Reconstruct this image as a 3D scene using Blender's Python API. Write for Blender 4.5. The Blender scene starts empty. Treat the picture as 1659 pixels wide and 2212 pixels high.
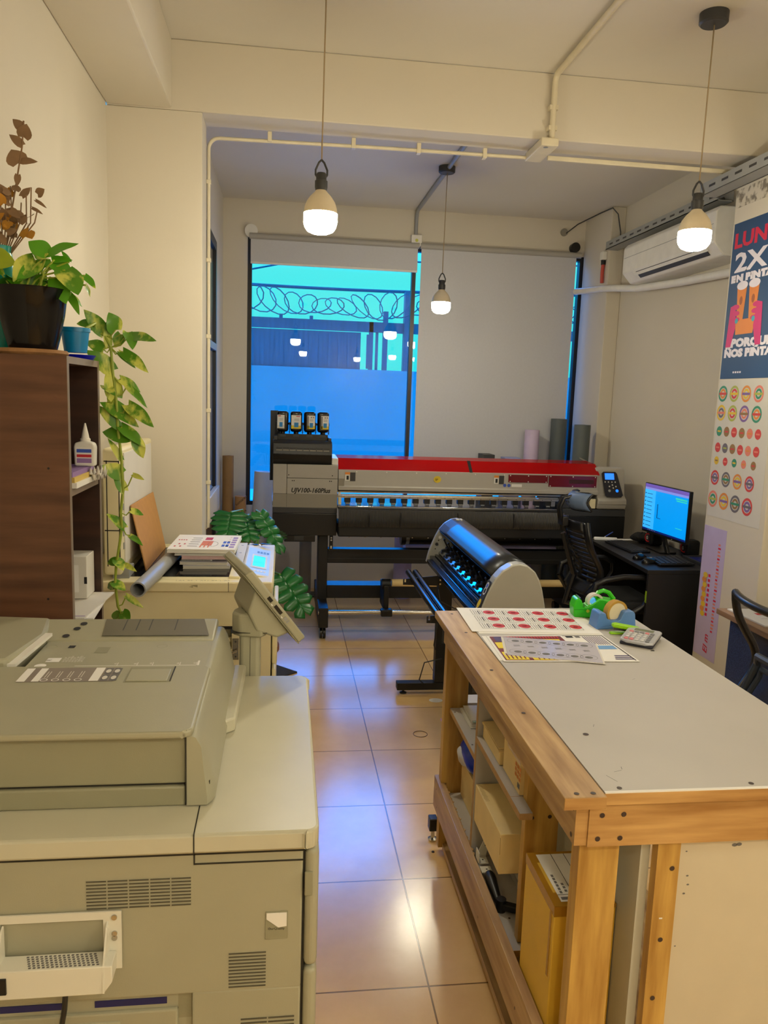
import bpy, bmesh, math, random
from mathutils import Matrix, Vector
random.seed(7)
S = bpy.context.scene
COL = S.collection

# ------------------------------------------------------------------ camera
f_px, pitch, roll, yaw, H_CAM = 1678.0, 0.147889, 0.0350444, 0.130714, 1.67
fw = Vector((math.sin(yaw) * math.cos(pitch), math.cos(yaw) * math.cos(pitch), -math.sin(pitch)))
rt = Vector((math.cos(yaw), -math.sin(yaw), 0))
up = rt.cross(fw)
r2 = rt * math.cos(roll) + up * math.sin(roll)
u2 = up * math.cos(roll) - rt * math.sin(roll)
cam = bpy.data.cameras.new('camera')
cam.sensor_fit = 'VERTICAL'; cam.sensor_height = 24.0; cam.lens = f_px / 2212 * 24.0
cam.clip_start = 0.02; cam.clip_end = 200
co = bpy.data.objects.new('camera', cam); COL.objects.link(co)
co.matrix_world = Matrix(((r2.x, u2.x, -fw.x, 0), (r2.y, u2.y, -fw.y, 0), (r2.z, u2.z, -fw.z, H_CAM), (0, 0, 0, 1)))
S.camera = co

# ------------------------------------------------------------------ sky (deep blue dusk) and exposure
S.view_settings.view_transform = 'Standard'; S.view_settings.look = 'None'
S.view_settings.exposure = 0.0; S.view_settings.gamma = 1.0; S.view_settings.use_curve_mapping = False
BULB_POWER = 165.0
w = bpy.data.worlds.new('dusk_sky'); S.world = w; w.use_nodes = True
nt = w.node_tree; nt.nodes.clear()
tc = nt.nodes.new('ShaderNodeTexCoord'); sx = nt.nodes.new('ShaderNodeSeparateXYZ')
rp = nt.nodes.new('ShaderNodeValToRGB'); bg = nt.nodes.new('ShaderNodeBackground'); wo = nt.nodes.new('ShaderNodeOutputWorld')
rp.color_ramp.elements[0].position = 0.0; rp.color_ramp.elements[0].color = (0.01, 0.82, 0.9, 1)
rp.color_ramp.elements[1].position = 0.80; rp.color_ramp.elements[1].color = (0.0, 1.0, 4.5, 1)
e = rp.color_ramp.elements.new(0.16); e.color = (0.09, 0.95, 0.95, 1)
e = rp.color_ramp.elements.new(0.36); e.color = (0.0, 3.4, 13.5, 1)
e = rp.color_ramp.elements.new(0.56); e.color = (0.0, 4.0, 16.0, 1)
bg.inputs['Strength'].default_value = 1.0
nt.links.new(tc.outputs['Generated'], sx.inputs[0]); nt.links.new(sx.outputs['Z'], rp.inputs[0])
nt.links.new(rp.outputs[0], bg.inputs['Color']); nt.links.new(bg.outputs[0], wo.inputs['Surface'])

# ------------------------------------------------------------------ materials
def lin(v):
    v = v / 255.0
    return v / 12.92 if v <= 0.04045 else ((v + 0.055) / 1.055) ** 2.4
def C3(rgb): return (lin(rgb[0]), lin(rgb[1]), lin(rgb[2]), 1.0)

def mat(name, rgb, rough=.5, metal=0.0, var=.05, scale=12.0, stretch=(1, 1, 1), bump=0.0, bscale=80.0,
        spec=.5, emit=0.0, rgb2=None, lo=.4, hi=.6, trans=0.0, coat=0.0, alpha=1.0, detail=4):
    m = bpy.data.materials.new(name); m.use_nodes = True
    t = m.node_tree; b = t.nodes['Principled BSDF']
    b.inputs['Roughness'].default_value = rough; b.inputs['Metallic'].default_value = metal
    b.inputs['Specular IOR Level'].default_value = spec
    b.inputs['Transmission Weight'].default_value = trans; b.inputs['Coat Weight'].default_value = coat
    b.inputs['Alpha'].default_value = alpha
    c = C3(rgb)
    tcn = t.nodes.new('ShaderNodeTexCoord'); mp = t.nodes.new('ShaderNodeMapping')
    mp.inputs['Scale'].default_value = stretch
    t.links.new(tcn.outputs['Object'], mp.inputs['Vector'])
    n = t.nodes.new('ShaderNodeTexNoise'); n.inputs['Scale'].default_value = scale; n.inputs['Detail'].default_value = detail
    t.links.new(mp.outputs[0], n.inputs['Vector'])
    r = t.nodes.new('ShaderNodeValToRGB')
    if rgb2 is None:
        a = tuple(x * (1 - var) for x in c[:3]) + (1,); d = tuple(min(1, x * (1 + var)) for x in c[:3]) + (1,)
        lo, hi = .3, .7
    else:
        a, d = c, C3(rgb2)
    r.color_ramp.elements[0].position = lo; r.color_ramp.elements[0].color = a
    r.color_ramp.elements[1].position = hi; r.color_ramp.elements[1].color = d
    t.links.new(n.outputs['Fac'], r.inputs[0]); t.links.new(r.outputs[0], b.inputs['Base Color'])
    if emit > 0:
        b.inputs['Emission Strength'].default_value = emit
        t.links.new(r.outputs[0], b.inputs['Emission Color'])
    if bump > 0:
        n2 = t.nodes.new('ShaderNodeTexNoise'); n2.inputs['Scale'].default_value = bscale; n2.inputs['Detail'].default_value = 3
        t.links.new(mp.outputs[0], n2.inputs['Vector'])
        bp = t.nodes.new('ShaderNodeBump'); bp.inputs['Strength'].default_value = bump; bp.inputs['Distance'].default_value = .004
        t.links.new(n2.outputs['Fac'], bp.inputs['Height']); t.links.new(bp.outputs[0], b.inputs['Normal'])
    return m

def wood(name, rgb, rgb2, axis, rough=.45, scale=6.0, coat=0.0, var=18):
    st = [1.0 * var / 2, var / 2, var / 2]; st[axis] = .9
    return mat(name, rgb, rough, scale=scale, stretch=tuple(s / 1.6 for s in st), rgb2=rgb2, lo=.32, hi=.68, bump=.12, bscale=14, coat=coat, detail=8)

WALL = mat('warm_white_paint', (208, 200, 184), .75, var=.03, scale=1.3, bump=.12, bscale=45)
CEIL = mat('ceiling_paint', (216, 210, 198), .85, var=.03, scale=1.1, bump=.08, bscale=30)
FRAMEBLK = mat('black_aluminium', (18, 18, 24), .4, var=.1)
BLIND = mat('grey_blind_fabric', (196, 196, 200), .8, var=.02, scale=60, bump=.05, bscale=300)
CONDUIT = mat('cream_conduit', (214, 204, 178), .5)
GREYPVC = mat('grey_pvc', (150, 152, 154), .45)
WHITEPL = mat('white_plastic', (226, 224, 218), .4)
BLACKPL = mat('black_plastic', (16, 16, 18), .38, var=.1)
BLACKMATTE = mat('black_powder_coat', (15, 15, 17), .5, var=.1)
VENTG = mat('vent_shadow_grey', (84, 80, 66), .7)
SHELFIN = wood('brown_laminate_painted_shade', (44, 25, 16), (64, 38, 26), 0, .5, 5)  # shelf laminate darkened to paint in the shade inside the bookshelf
DARKGREY = mat('dark_grey_plastic', (52, 53, 56), .45)
STEEL = mat('brushed_steel', (190, 186, 178), .25, metal=1.0, scale=40, stretch=(1, 8, 8))
PRGREY = mat('printer_grey', (168, 164, 156), .5, var=.02)
PRGREY2 = mat('printer_darker_grey', (138, 133, 122), .5, var=.02)
MFP = mat('warm_grey_copier_plastic', (164, 162, 140), .42, var=.02, bump=.05, bscale=400)
MFPD = mat('darker_warm_grey_copier_plastic', (146, 144, 120), .45, var=.02, bump=.05, bscale=400)
MFPL = mat('light_grey_copier_top', (196, 193, 172), .36, var=.02)
IVORY = mat('aged_ivory_plastic', (224, 214, 176), .45, var=.05, scale=5)
IVORYD = mat('dirty_ivory_plastic', (158, 150, 118), .6, var=.15, scale=14)
PAPER = mat('white_paper', (232, 230, 226), .7, var=.015)
PAPER2 = mat('off_white_paper', (214, 210, 202), .7, var=.02)
INK = mat('black_ink', (24, 22, 24), .6)
GREYINK = mat('grey_ink', (110, 108, 108), .6)
REDINK = mat('red_ink', (190, 40, 52), .55)
CARD = mat('brown_cardboard', (236, 210, 150), .75, var=.06, scale=8, bump=.06, bscale=60)
CARDD = mat('dark_cardboard', (150, 116, 74), .75, var=.08, scale=8)
KRAFT = mat('kraft_board', (188, 138, 78), .65, var=.05, scale=30)
SHELFWOOD = wood('dark_brown_laminate', (78, 48, 32), (108, 72, 50), 0, .45, 5)
SHELFEDGE = mat('shelf_edge_band', (128, 112, 96), .5)
PINEX = wood('pine_wood_across', (158, 112, 58), (206, 164, 104), 0)
PINEY = wood('pine_wood_lengthwise', (150, 114, 70), (200, 166, 116), 1)
PINEZ = wood('pine_wood_upright', (164, 120, 52), (212, 172, 92), 2)
GREYBOARD = mat('light_grey_melamine', (184, 180, 176), .5, var=.03, scale=4)
MELEDGE = mat('raw_board_edge', (176, 140, 92), .7, var=.1, scale=60)

# ------------------------------------------------------------------ mesh builder
class MB:
    def __init__(s, *mats):
        s.bm = bmesh.new(); s.mats = list(mats)
    def _m(s, m):
        if isinstance(m, int): return m
        if m not in s.mats: s.mats.append(m)
        return s.mats.index(m)
    def _take(s, other, m, M=None):
        if M is not None: bmesh.ops.transform(other, matrix=M, verts=other.verts)
        mi = s._m(m); vm = {}
        for v in other.verts: vm[v] = s.bm.verts.new(v.co)
        for f in other.faces:
            try: nf = s.bm.faces.new([vm[v] for v in f.verts])
            except ValueError: continue
            nf.material_index = mi; nf.smooth = f.smooth
        other.free()
    def _bevel(s, t, off, seg):
        t.normal_update(); N = [f.normal.copy() for f in t.faces]
        bmesh.ops.bevel(t, geom=t.edges[:], offset=off, segments=seg, affect='EDGES', profile=.5)
        t.normal_update()
        for f in t.faces: f.smooth = not any(abs(f.normal.dot(n)) > .9995 for n in N)
    def box(s, a, b, m=0, bev=0.0, seg=2, M=None):
        t = bmesh.new(); bmesh.ops.create_cube(t, size=1)
        a, b = Vector(a), Vector(b); c = (a + b) / 2; d = b - a
        for v in t.verts: v.co = Vector((v.co.x * d.x, v.co.y * d.y, v.co.z * d.z)) + c
        if bev > 0:
            bv = min(bev, .49 * min(abs(d.x), abs(d.y), abs(d.z)))
            s._bevel(t, bv, seg)
        bmesh.ops.recalc_face_normals(t, faces=t.faces)
        s._take(t, m, M); return s
    def prism(s, pts, vec, m=0, bev=0.0, seg=2, M=None):
        t = bmesh.new(); vs = [t.verts.new(p) for p in pts]; f = t.faces.new(vs)
        r = bmesh.ops.extrude_face_region(t, geom=[f])
        bmesh.ops.translate(t, vec=Vector(vec), verts=[g for g in r['geom'] if isinstance(g, bmesh.types.BMVert)])
        bmesh.ops.recalc_face_normals(t, faces=t.faces)
        if bev > 0:
            s._bevel(t, bev, seg)
        s._take(t, m, M); return s
    def poly(s, pts, m=0):
        f = s.bm.faces.new([s.bm.verts.new(p) for p in pts]); f.material_index = s._m(m); return s
    def rect(s, o, xd, yd, wd, ht, m=0, lift=0.0):
        o, xd, yd = Vector(o), Vector(xd).normalized(), Vector(yd).normalized()
        o = o + xd.cross(yd) * lift
        return s.poly([o, o + xd * wd, o + xd * wd + yd * ht, o + yd * ht], m)
    def disc(s, c, xd, yd, rx, ry=None, m=0, n=20, lift=0.0, inner=0.0):
        ry = ry or rx; c, xd, yd = Vector(c), Vector(xd).normalized(), Vector(yd).normalized()
        c = c + xd.cross(yd) * lift
        ring = lambda k: [c + xd * (rx * k * math.cos(2 * math.pi * i / n)) + yd * (ry * k * math.sin(2 * math.pi * i / n)) for i in range(n)]
        if inner <= 0: return s.poly(ring(1), m)
        o = [s.bm.verts.new(p) for p in ring(1)]; q = [s.bm.verts.new(p) for p in ring(inner)]; mi = s._m(m)
        for i in range(n):
            f = s.bm.faces.new((o[i], o[(i + 1) % n], q[(i + 1) % n], q[i])); f.material_index = mi
        return s
    def tube(s, pts, r, m=0, n=10, caps=True, radii=None):
        P = [Vector(p) for p in pts]; mi = s._m(m); rings = []
        T0 = (P[1] - P[0]).normalized()
        N = T0.orthogonal().normalized()
        for i, p in enumerate(P):
            T = ((P[min(i + 1, len(P) - 1)] - P[max(i - 1, 0)])).normalized()
            N = (N - T * N.dot(T)); N = N.normalized() if N.length > 1e-6 else T.orthogonal().normalized()
            B = T.cross(N); rr = radii[i] if radii else r
            rings.append([s.bm.verts.new(p + N * (rr * math.cos(2 * math.pi * k / n)) + B * (rr * math.sin(2 * math.pi * k / n))) for k in range(n)])
        for a, b in zip(rings, rings[1:]):
            for k in range(n):
                f = s.bm.faces.new((a[k], a[(k + 1) % n], b[(k + 1) % n], b[k])); f.material_index = mi; f.smooth = True
        if caps:
            for rg in (rings[0][::-1], rings[-1]):
                f = s.bm.faces.new(rg); f.material_index = mi
        return s
    def cyl(s, p0, p1, r, m=0, n=24, r1=None, caps=True):
        return s.tube([p0, p1], r, m, n, caps, radii=[r, r if r1 is None else r1])
    def lathe(s, prof, c, m=0, n=28, axis=(0, 0, 1), mats=None):
        ax = Vector(axis).normalized(); X = ax.orthogonal().normalized(); Y = ax.cross(X); c = Vector(c)
        rings = []
        for r, z in prof:
            rings.append([s.bm.verts.new(c + ax * z + X * (max(r, 1e-5) * math.cos(2 * math.pi * k / n)) + Y * (max(r, 1e-5) * math.sin(2 * math.pi * k / n))) for k in range(n)])
        for i, (a, b) in enumerate(zip(rings, rings[1:])):
            mi = s._m(mats[i] if mats else m)
            for k in range(n):
                f = s.bm.faces.new((a[k], a[(k + 1) % n], b[(k + 1) % n], b[k])); f.material_index = mi; f.smooth = True
        return s
    def grid(s, fn, nu, nv, m=0, close_u=False):
        mi = s._m(m); V = [[s.bm.verts.new(fn(i / nu, j / nv)) for j in range(nv + 1)] for i in range(nu + (0 if close_u else 1))]
        L = len(V)
        for i in range(nu):
            for j in range(nv):
                f = s.bm.faces.new((V[i][j], V[(i + 1) % L][j], V[(i + 1) % L][j + 1], V[i][j + 1])); f.material_index = mi; f.smooth = True
        return s
    def text(s, txt, o, xd, yd, size, m=0, width=None, shear=0.0, lift=.0006, align='LEFT', bold=0.0):
        cu = bpy.data.curves.new('t', 'FONT'); cu.body = txt; cu.size = size; cu.shear = shear; cu.offset = bold; cu.resolution_u = 2
        ob = bpy.data.objects.new('t', cu); COL.objects.link(ob)
        dg = bpy.context.evaluated_depsgraph_get(); me = bpy.data.meshes.new_from_object(ob.evaluated_get(dg))
        t = bmesh.new(); t.from_mesh(me)
        bpy.data.objects.remove(ob); bpy.data.curves.remove(cu); bpy.data.meshes.remove(me)
        if not t.verts: return s
        x0 = min(v.co.x for v in t.verts); x1 = max(v.co.x for v in t.verts)
        k = width / (x1 - x0) if width else 1.0
        off = 0 if align == 'LEFT' else (x1 - x0) * k / 2
        X, Y = Vector(xd).normalized(), Vector(yd).normalized(); Z = X.cross(Y); o = Vector(o)
        for v in t.verts: v.co = o + X * ((v.co.x - x0) * k - off) + Y * v.co.y + Z * lift
        s._take(t, m); return s
    def build(s, name, parent=None, origin=None, sharp=40, solid=0.0, sub=0):
        me = bpy.data.meshes.new(name); s.bm.normal_update(); s.bm.to_mesh(me); s.bm.free()
        for mm in s.mats: me.materials.append(mm)
        o = bpy.data.objects.new(name, me); COL.objects.link(o)
        flags = [p.use_smooth for p in me.polygons]; me.set_sharp_from_angle(angle=math.radians(sharp)); me.polygons.foreach_set('use_smooth', flags)
        if parent is not None:
            R = ROOT[parent.name]; me.transform(Matrix.Translation(-R)); o.parent = parent; ROOT[o.name] = R
        else:
            if origin is None:
                xs = [v.co for v in me.vertices]
                origin = ((min(v.x for v in xs) + max(v.x for v in xs)) / 2, (min(v.y for v in xs) + max(v.y for v in xs)) / 2, min(v.z for v in xs))
            R = Vector(origin); me.transform(Matrix.Translation(-R)); o.location = R; ROOT[o.name] = R
        if solid:
            md = o.modifiers.new('thickness', 'SOLIDIFY'); md.thickness = solid
        if sub:
            md = o.modifiers.new('smooth', 'SUBSURF'); md.levels = sub; md.render_levels = sub
        return o
ROOT = {}
def thing(name, label, cat, loc, group=None):
    o = bpy.data.objects.new(name, None); COL.objects.link(o); o.location = loc; o.empty_display_size = .1
    ROOT[o.name] = Vector(loc); return tag(o, label, cat, group)
def tag(o, label, cat, group=None, kind=None):
    o['label'] = label; o['category'] = cat
    if group: o['group'] = group
    if kind: o['kind'] = kind
    return o
def struct(name, mb, parent=None, label=None):
    o = mb.build(name, parent)
    if parent is None: o['kind'] = 'structure'
    if label: o['label'] = label
    return o
def struct_empty(name, loc):
    o = bpy.data.objects.new(name, None); COL.objects.link(o); o.location = loc; ROOT[o.name] = Vector(loc); o['kind'] = 'structure'; return o
def dup(root, loc, label, group=None, rz=None):
    r = root.copy(); COL.objects.link(r); r.location = loc; r['label'] = label
    if group: r['group'] = group
    if rz is not None: r.rotation_euler = (0, 0, rz)
    for ch in list(root.children):
        c = ch.copy(); COL.objects.link(c); c.parent = r
        for g in list(ch.children):
            d = g.copy(); COL.objects.link(d); d.parent = c
    return r
X, Y, Z = Vector((1, 0, 0)), Vector((0, 1, 0)), Vector((0, 0, 1))
def arc(c, r, a0, a1, n, u, v):
    c, u, v = Vector(c), Vector(u), Vector(v)
    return [c + u * (r * math.cos(a0 + (a1 - a0) * i / n)) + v * (r * math.sin(a0 + (a1 - a0) * i / n)) for i in range(n + 1)]
# ================================================================== THE ROOM
# floor: square ceramic tiles half a metre wide
def tile_mat():
    m = bpy.data.materials.new('beige_ceramic_tiles'); m.use_nodes = True; t = m.node_tree; b = t.nodes['Principled BSDF']
    tcn = t.nodes.new('ShaderNodeTexCoord'); mp = t.nodes.new('ShaderNodeMapping')
    mp.inputs['Location'].default_value = (-.436 * 2 + 10, -5.466 * 2 + 20, 0); mp.inputs['Scale'].default_value = (2, 2, 2)
    t.links.new(tcn.outputs['Object'], mp.inputs['Vector'])
    br = t.nodes.new('ShaderNodeTexBrick'); br.offset = 0.0; br.squash = 1.0
    br.inputs['Scale'].default_value = 1.0; br.inputs['Brick Width'].default_value = 1.0; br.inputs['Row Height'].default_value = 1.0
    br.inputs['Mortar Size'].default_value = .0055; br.inputs['Mortar Smooth'].default_value = .2
    br.inputs['Color1'].default_value = (1, 1, 1, 1); br.inputs['Color2'].default_value = (.93, .93, .93, 1); br.inputs['Mortar'].default_value = (.28, .24, .2, 1)
    t.links.new(mp.outputs[0], br.inputs['Vector'])
    n = t.nodes.new('ShaderNodeTexNoise'); n.inputs['Scale'].default_value = 3.2; n.inputs['Detail'].default_value = 8; n.inputs['Roughness'].default_value = .65
    t.links.new(tcn.outputs['Object'], n.inputs['Vector'])
    r = t.nodes.new('ShaderNodeValToRGB'); r.color_ramp.elements[0].position = .32; r.color_ramp.elements[0].color = C3((232, 190, 128))
    r.color_ramp.elements[1].position = .68; r.color_ramp.elements[1].color = C3((246, 208, 146))
    t.links.new(n.outputs['Fac'], r.inputs[0])
    mx = t.nodes.new('ShaderNodeMix'); mx.data_type = 'RGBA'; mx.blend_type = 'MULTIPLY'; mx.inputs[0].default_value = 1
    t.links.new(r.outputs[0], mx.inputs[6]); t.links.new(br.outputs['Color'], mx.inputs[7]); t.links.new(mx.outputs[2], b.inputs['Base Color'])
    b.inputs['Roughness'].default_value = .21; b.inputs['Specular IOR Level'].default_value = 1.0
    n2 = t.nodes.new('ShaderNodeTexNoise'); n2.inputs['Scale'].default_value = 9; n2.inputs['Detail'].default_value = 3
    t.links.new(tcn.outputs['Object'], n2.inputs['Vector'])
    bp = t.nodes.new('ShaderNodeBump'); bp.inputs['Strength'].default_value = .12; bp.inputs['Distance'].default_value = .004
    t.links.new(n2.outputs['Fac'], bp.inputs['Height'])
    bp2 = t.nodes.new('ShaderNodeBump'); bp2.invert = True; bp2.inputs['Strength'].default_value = .5; bp2.inputs['Distance'].default_value = .003
    t.links.new(br.outputs['Fac'], bp2.inputs['Height']); t.links.new(bp.outputs[0], bp2.inputs['Normal']); t.links.new(bp2.outputs[0], b.inputs['Normal'])
    return m
o = MB(tile_mat()).box((-1.1, -2.4, -.1), (2.9, 6.78, 0)).build('floor', origin=(0, 0, 0)); o['kind'] = 'structure'
struct('ceiling', MB(CEIL).box((-1.1, -2.4, 3.19), (2.9, 6.78, 3.3)))
struct('wall_left', MB(WALL).box((-.95, -2.4, 0), (-.80, 3.77, 3.19)))
struct('wall_right', MB(WALL).box((2.62, -2.4, 0), (2.77, 6.78, 3.19)))
struct('wall_front', MB(WALL).box((-.8, -2.4, 0), (2.62, -2.25, 3.19)))
struct('wall_middle', MB(WALL).box((-.95, 3.77, 0), (-.385, 3.96, 2.895), bev=.004))
struct('wall_side', MB(WALL).box((-.66, 3.96, 0), (-.51, 6.6, 3.19)))
WX0, WX1, WZ0, WZ1 = -.315, 2.515, .72, 2.90
b = MB(WALL)
b.box((-.66, 6.6, 0), (WX0, 6.75, 3.19)); b.box((WX1, 6.6, 0), (2.62, 6.75, 3.19))
b.box((WX0, 6.6, 0), (WX1, 6.75, WZ0)); b.box((WX0, 6.6, WZ1), (WX1, 6.75, 3.19))
struct('wall_back', b)
struct('trim_1', MB(WALL).box((-.80, 3.77, 2.895), (2.62, 3.96, 3.19), bev=.006), label='cross beam over the wide opening')
struct('trim_2', MB(WALL).box((-.80, -2.25, 2.9), (-.517, 3.77, 3.19), bev=.008), label='beam along the left wall')
struct('trim_3', MB(WALL).box((2.30, 3.43, 0), (2.62, 3.96, 2.895), bev=.006), label='column with the posters')
struct('trim_4', MB(WALL).box((2.505, 6.05, 0), (2.62, 6.6, 3.19), bev=.006), label='corner pilaster beside the window')

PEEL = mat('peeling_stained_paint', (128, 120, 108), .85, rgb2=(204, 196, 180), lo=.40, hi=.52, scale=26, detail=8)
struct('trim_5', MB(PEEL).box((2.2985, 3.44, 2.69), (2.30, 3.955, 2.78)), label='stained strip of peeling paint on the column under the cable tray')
# glazing
def glass_mat(name, tint):
    m = bpy.data.materials.new(name); m.use_nodes = True; t = m.node_tree; t.nodes.clear()
    o = t.nodes.new('ShaderNodeOutputMaterial'); mx = t.nodes.new('ShaderNodeMixShader')
    tr = t.nodes.new('ShaderNodeBsdfTransparent'); tr.inputs[0].default_value = tint
    gl = t.nodes.new('ShaderNodeBsdfGlossy'); gl.inputs['Roughness'].default_value = .012
    fr = t.nodes.new('ShaderNodeFresnel'); fr.inputs['IOR'].default_value = 1.5
    t.links.new(fr.outputs[0], mx.inputs[0]); t.links.new(tr.outputs[0], mx.inputs[1]); t.links.new(gl.outputs[0], mx.inputs[2]); t.links.new(mx.outputs[0], o.inputs[0])
    return m
GLASS = glass_mat('window_glass', (.97, .98, .98, 1))
def window(name, x0, x1, ka=.034, kb=.034):
    r = struct_empty(name, ((x0 + x1) / 2, 6.66, WZ0)); f = MB(FRAMEBLK); k = .034
    y0, y1 = 6.615, 6.675
    f.box((x0, y0, WZ0), (x0 + ka, y1, WZ1)); f.box((x1 - kb, y0, WZ0), (x1, y1, WZ1))
    f.box((x0 + ka, y0, WZ0), (x1 - kb, y1, WZ0 + k)); f.box((x0 + ka, y0, WZ1 - k), (x1 - kb, y1, WZ1))
    f.build('window_frame', r)
    MB(GLASS).box((x0 + ka, 6.645, WZ0 + k), (x1 - kb, 6.65, WZ1 - k)).build('window_pane', r)
window('window_1', WX0, 1.055, kb=.02); window('window_2', 1.055, WX1, ka=.012)

# dark glazed door on the left wall of the back area, seen almost edge on
d = struct_empty('door_1', (-.50, 4.75, 0)); DOORGLASS = mat('dark_door_glass', (14, 17, 26), .12, var=.05)
b = MB(FRAMEBLK); b.box((-.51, 4.25, 0), (-.462, 4.31, 2.64)); b.box((-.51, 5.40, 0), (-.462, 5.46, 2.64)); b.box((-.51, 4.31, 2.58), (-.462, 5.40, 2.64)); b.box((-.51, 4.31, 0), (-.462, 5.40, .1))
b.build('door_frame', d); MB(DOORGLASS).box((-.505, 4.31, .1), (-.475, 5.40, 2.58)).build('door_panel', d)
MB(GREYPVC).box((-.475, 4.31, 1.93), (-.455, 5.40, 1.975), bev=.004).build('door_rail', d)
MB(CONDUIT).box((-.475, 4.6, .86), (-.44, 5.46, 1.02), bev=.006).build('letter_plate', d)

# ------------------------------------------------------------------ roller blinds
t = thing('roller_blind', 'grey roller blind rolled up above the blue window view', 'blind', (.37, 6.57, 2.52))
b = MB(BLIND); b.box((-.29, 6.571, 2.705), (1.07, 6.574, 2.885)); b.build('fabric', t)
MB(WHITEPL).box((-.29, 6.565, 2.69), (1.07, 6.58, 2.708), bev=.004).build('bottom_bar', t)
MB(PRGREY).cyl((-.30, 6.572, 2.905), (1.08, 6.572, 2.905), .024).build('roller_tube', t)
t = thing('roller_blind', 'grey roller blind pulled down over the right half of the window', 'blind', (1.76, 6.57, .85))
MB(BLIND).box((1.10, 6.571, .86), (2.43, 6.574, 2.885)).build('fabric', t)
MB(WHITEPL).box((1.10, 6.565, .845), (2.43, 6.58, .866), bev=.004).build('bottom_bar', t)
MB(PRGREY).cyl((1.09, 6.572, 2.905), (2.47, 6.572, 2.905), .024).build('roller_tube', t)

# ------------------------------------------------------------------ conduits and boxes
b = MB(CONDUIT); pr = .009
b.tube([(-.376, 3.972, .98), (-.376, 3.972, 2.80)] + arc((-.326, 3.972, 2.80), .05, math.pi, math.pi / 2, 6, X, Z) + [(.4, 3.972, 2.862), (1.2, 3.968, 2.868)], pr)
for k in range(5): b.box((-.386, 3.96, 1.2 + k * .36), (-.364, 3.984, 1.22 + k * .36), bev=.003)
for xx in (-.1, .3, .62, .95): b.box((xx, 3.955, 2.848), (xx + .02, 3.99, 2.895), bev=.003)
tag(b.build('conduit_pipe'), 'cream conduit framing the left and top of the wide opening', 'pipe', 'wiring conduits')
b = MB(CONDUIT); b.tube([(1.225, 3.745, 2.88), (1.225, 3.745, 3.13)] + arc((1.225, 3.705, 3.13), .04, 0, math.pi / 2, 5, Y, Z) + [(1.225, 2.6, 3.172), (1.225, -1.2, 3.172)], .014)
b.box((1.205, 3.735, 3.02), (1.245, 3.77, 3.04)); b.box((1.205, 3.735, 2.93), (1.245, 3.77, 2.95))
tag(b.build('conduit_pipe'), 'cream conduit climbing the beam and crossing the front ceiling', 'pipe', 'wiring conduits')
b = MB(CONDUIT); b.box((1.17, 3.725, 2.855), (1.255, 3.99, 2.893), bev=.006); b.disc((1.2, 3.75, 2.854), X, -Y, .012, m=GREYPVC)
tag(b.build('junction_box'), 'cream junction box under the cross beam where conduits meet', 'junction box')
b = MB(CONDUIT); b.box((1.28, 3.96, 2.862), (2.3, 3.975, 2.885), bev=.004)
tag(b.build('cable_trunking'), 'thin cream trunking along the beam edge right of the junction box', 'trunking')
b = MB(GREYPVC); b.tube([(1.05, 4.0, 3.174), (1.05, 6.52, 3.174)] + arc((1.05, 6.52, 3.114), .06, math.pi / 2, 0, 5, Y, Z) + [(1.05, 6.583, 2.99)], .015)
tag(b.build('conduit_pipe'), 'grey conduit crossing the back ceiling and dropping above the window', 'pipe', 'wiring conduits')
b = MB(WHITEPL); b.box((1.01, 6.56, 2.90), (1.10, 6.6, 2.99), bev=.006); b.disc((1.055, 6.5595, 2.945), X, Z, .013, m=mat('yellow_green_lamp', (196, 196, 90), .4))
tag(b.build('junction_box'), 'small square white junction box above the window mullion', 'junction box')
# cable trays on the right
TRAY = mat('grey_painted_steel', (150, 152, 150), .5)
def tray(y0, y1, x, z, label):
    b = MB(TRAY)
    b.box((x, y0, z), (x + .10, y1, z + .006)); b.box((x, y0, z), (x + .006, y1, z + .06)); b.box((x + .094, y0, z), (x + .10, y1, z + .06))
    n = int((y1 - y0) / .12)
    for k in range(n): b.box((x - .0008, y0 + .03 + k * .12, z + .025), (x, y0 + .09 + k * .12, z + .037), DARKGREY)
    t_ = thing('cable_tray', label, 'cable tray', (x, (y0 + y1) / 2, z), 'cable trays'); b.build('channel', t_)
    c = MB(DARKGREY); c.tube([(x + .05, y0 + .02, z + .016), (x + .045, (y0 + y1) / 2, z + .02), (x + .055, y1 - .02, z + .016)], .01); c.build('cable_bundle', t_)
    return t_
tray(4.45, 6.05, 2.47, 2.86, 'grey cable tray above the air conditioner')
tray(1.2, 4.14, 2.195, 2.79, 'grey cable tray running above the posters under the beam')
b = MB(WHITEPL); b.disc((-.287, 6.565, 2.943), X, Z, .05, m=0, n=24); b.cyl((-.287, 6.6, 2.943), (-.287, 6.566, 2.943), .052)
tag(b.build('blind_bracket_cover'), 'round white cap at the left end of the blind', 'cap')
b = MB(BLACKPL); b.cyl((2.41, 6.6, 2.965), (2.41, 6.545, 2.965), .04)
tag(b.build('blind_bracket_cover'), 'round black cap at the right end of the pulled down blind', 'cap')
b = MB(PRGREY2); b.cyl((2.315, 6.6, 3.088), (2.315, 6.58, 3.088), .03)
tag(b.build('wall_plug'), 'small round olive grey outlet above the black cap', 'outlet')
b = MB(DARKGREY); b.tube([(2.33, 6.585, 3.08), (2.38, 6.45, 3.13), (2.47, 6.2, 3.17), (2.50, 6.04, 3.175), (2.545, 6.035, 3.13), (2.575, 6.035, 3.0), (2.58, 6.035, 2.93)], .005, n=6)
tag(b.build('wall_cable'), 'thin grey cable looping from the outlet over the pilaster', 'cable')
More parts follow.
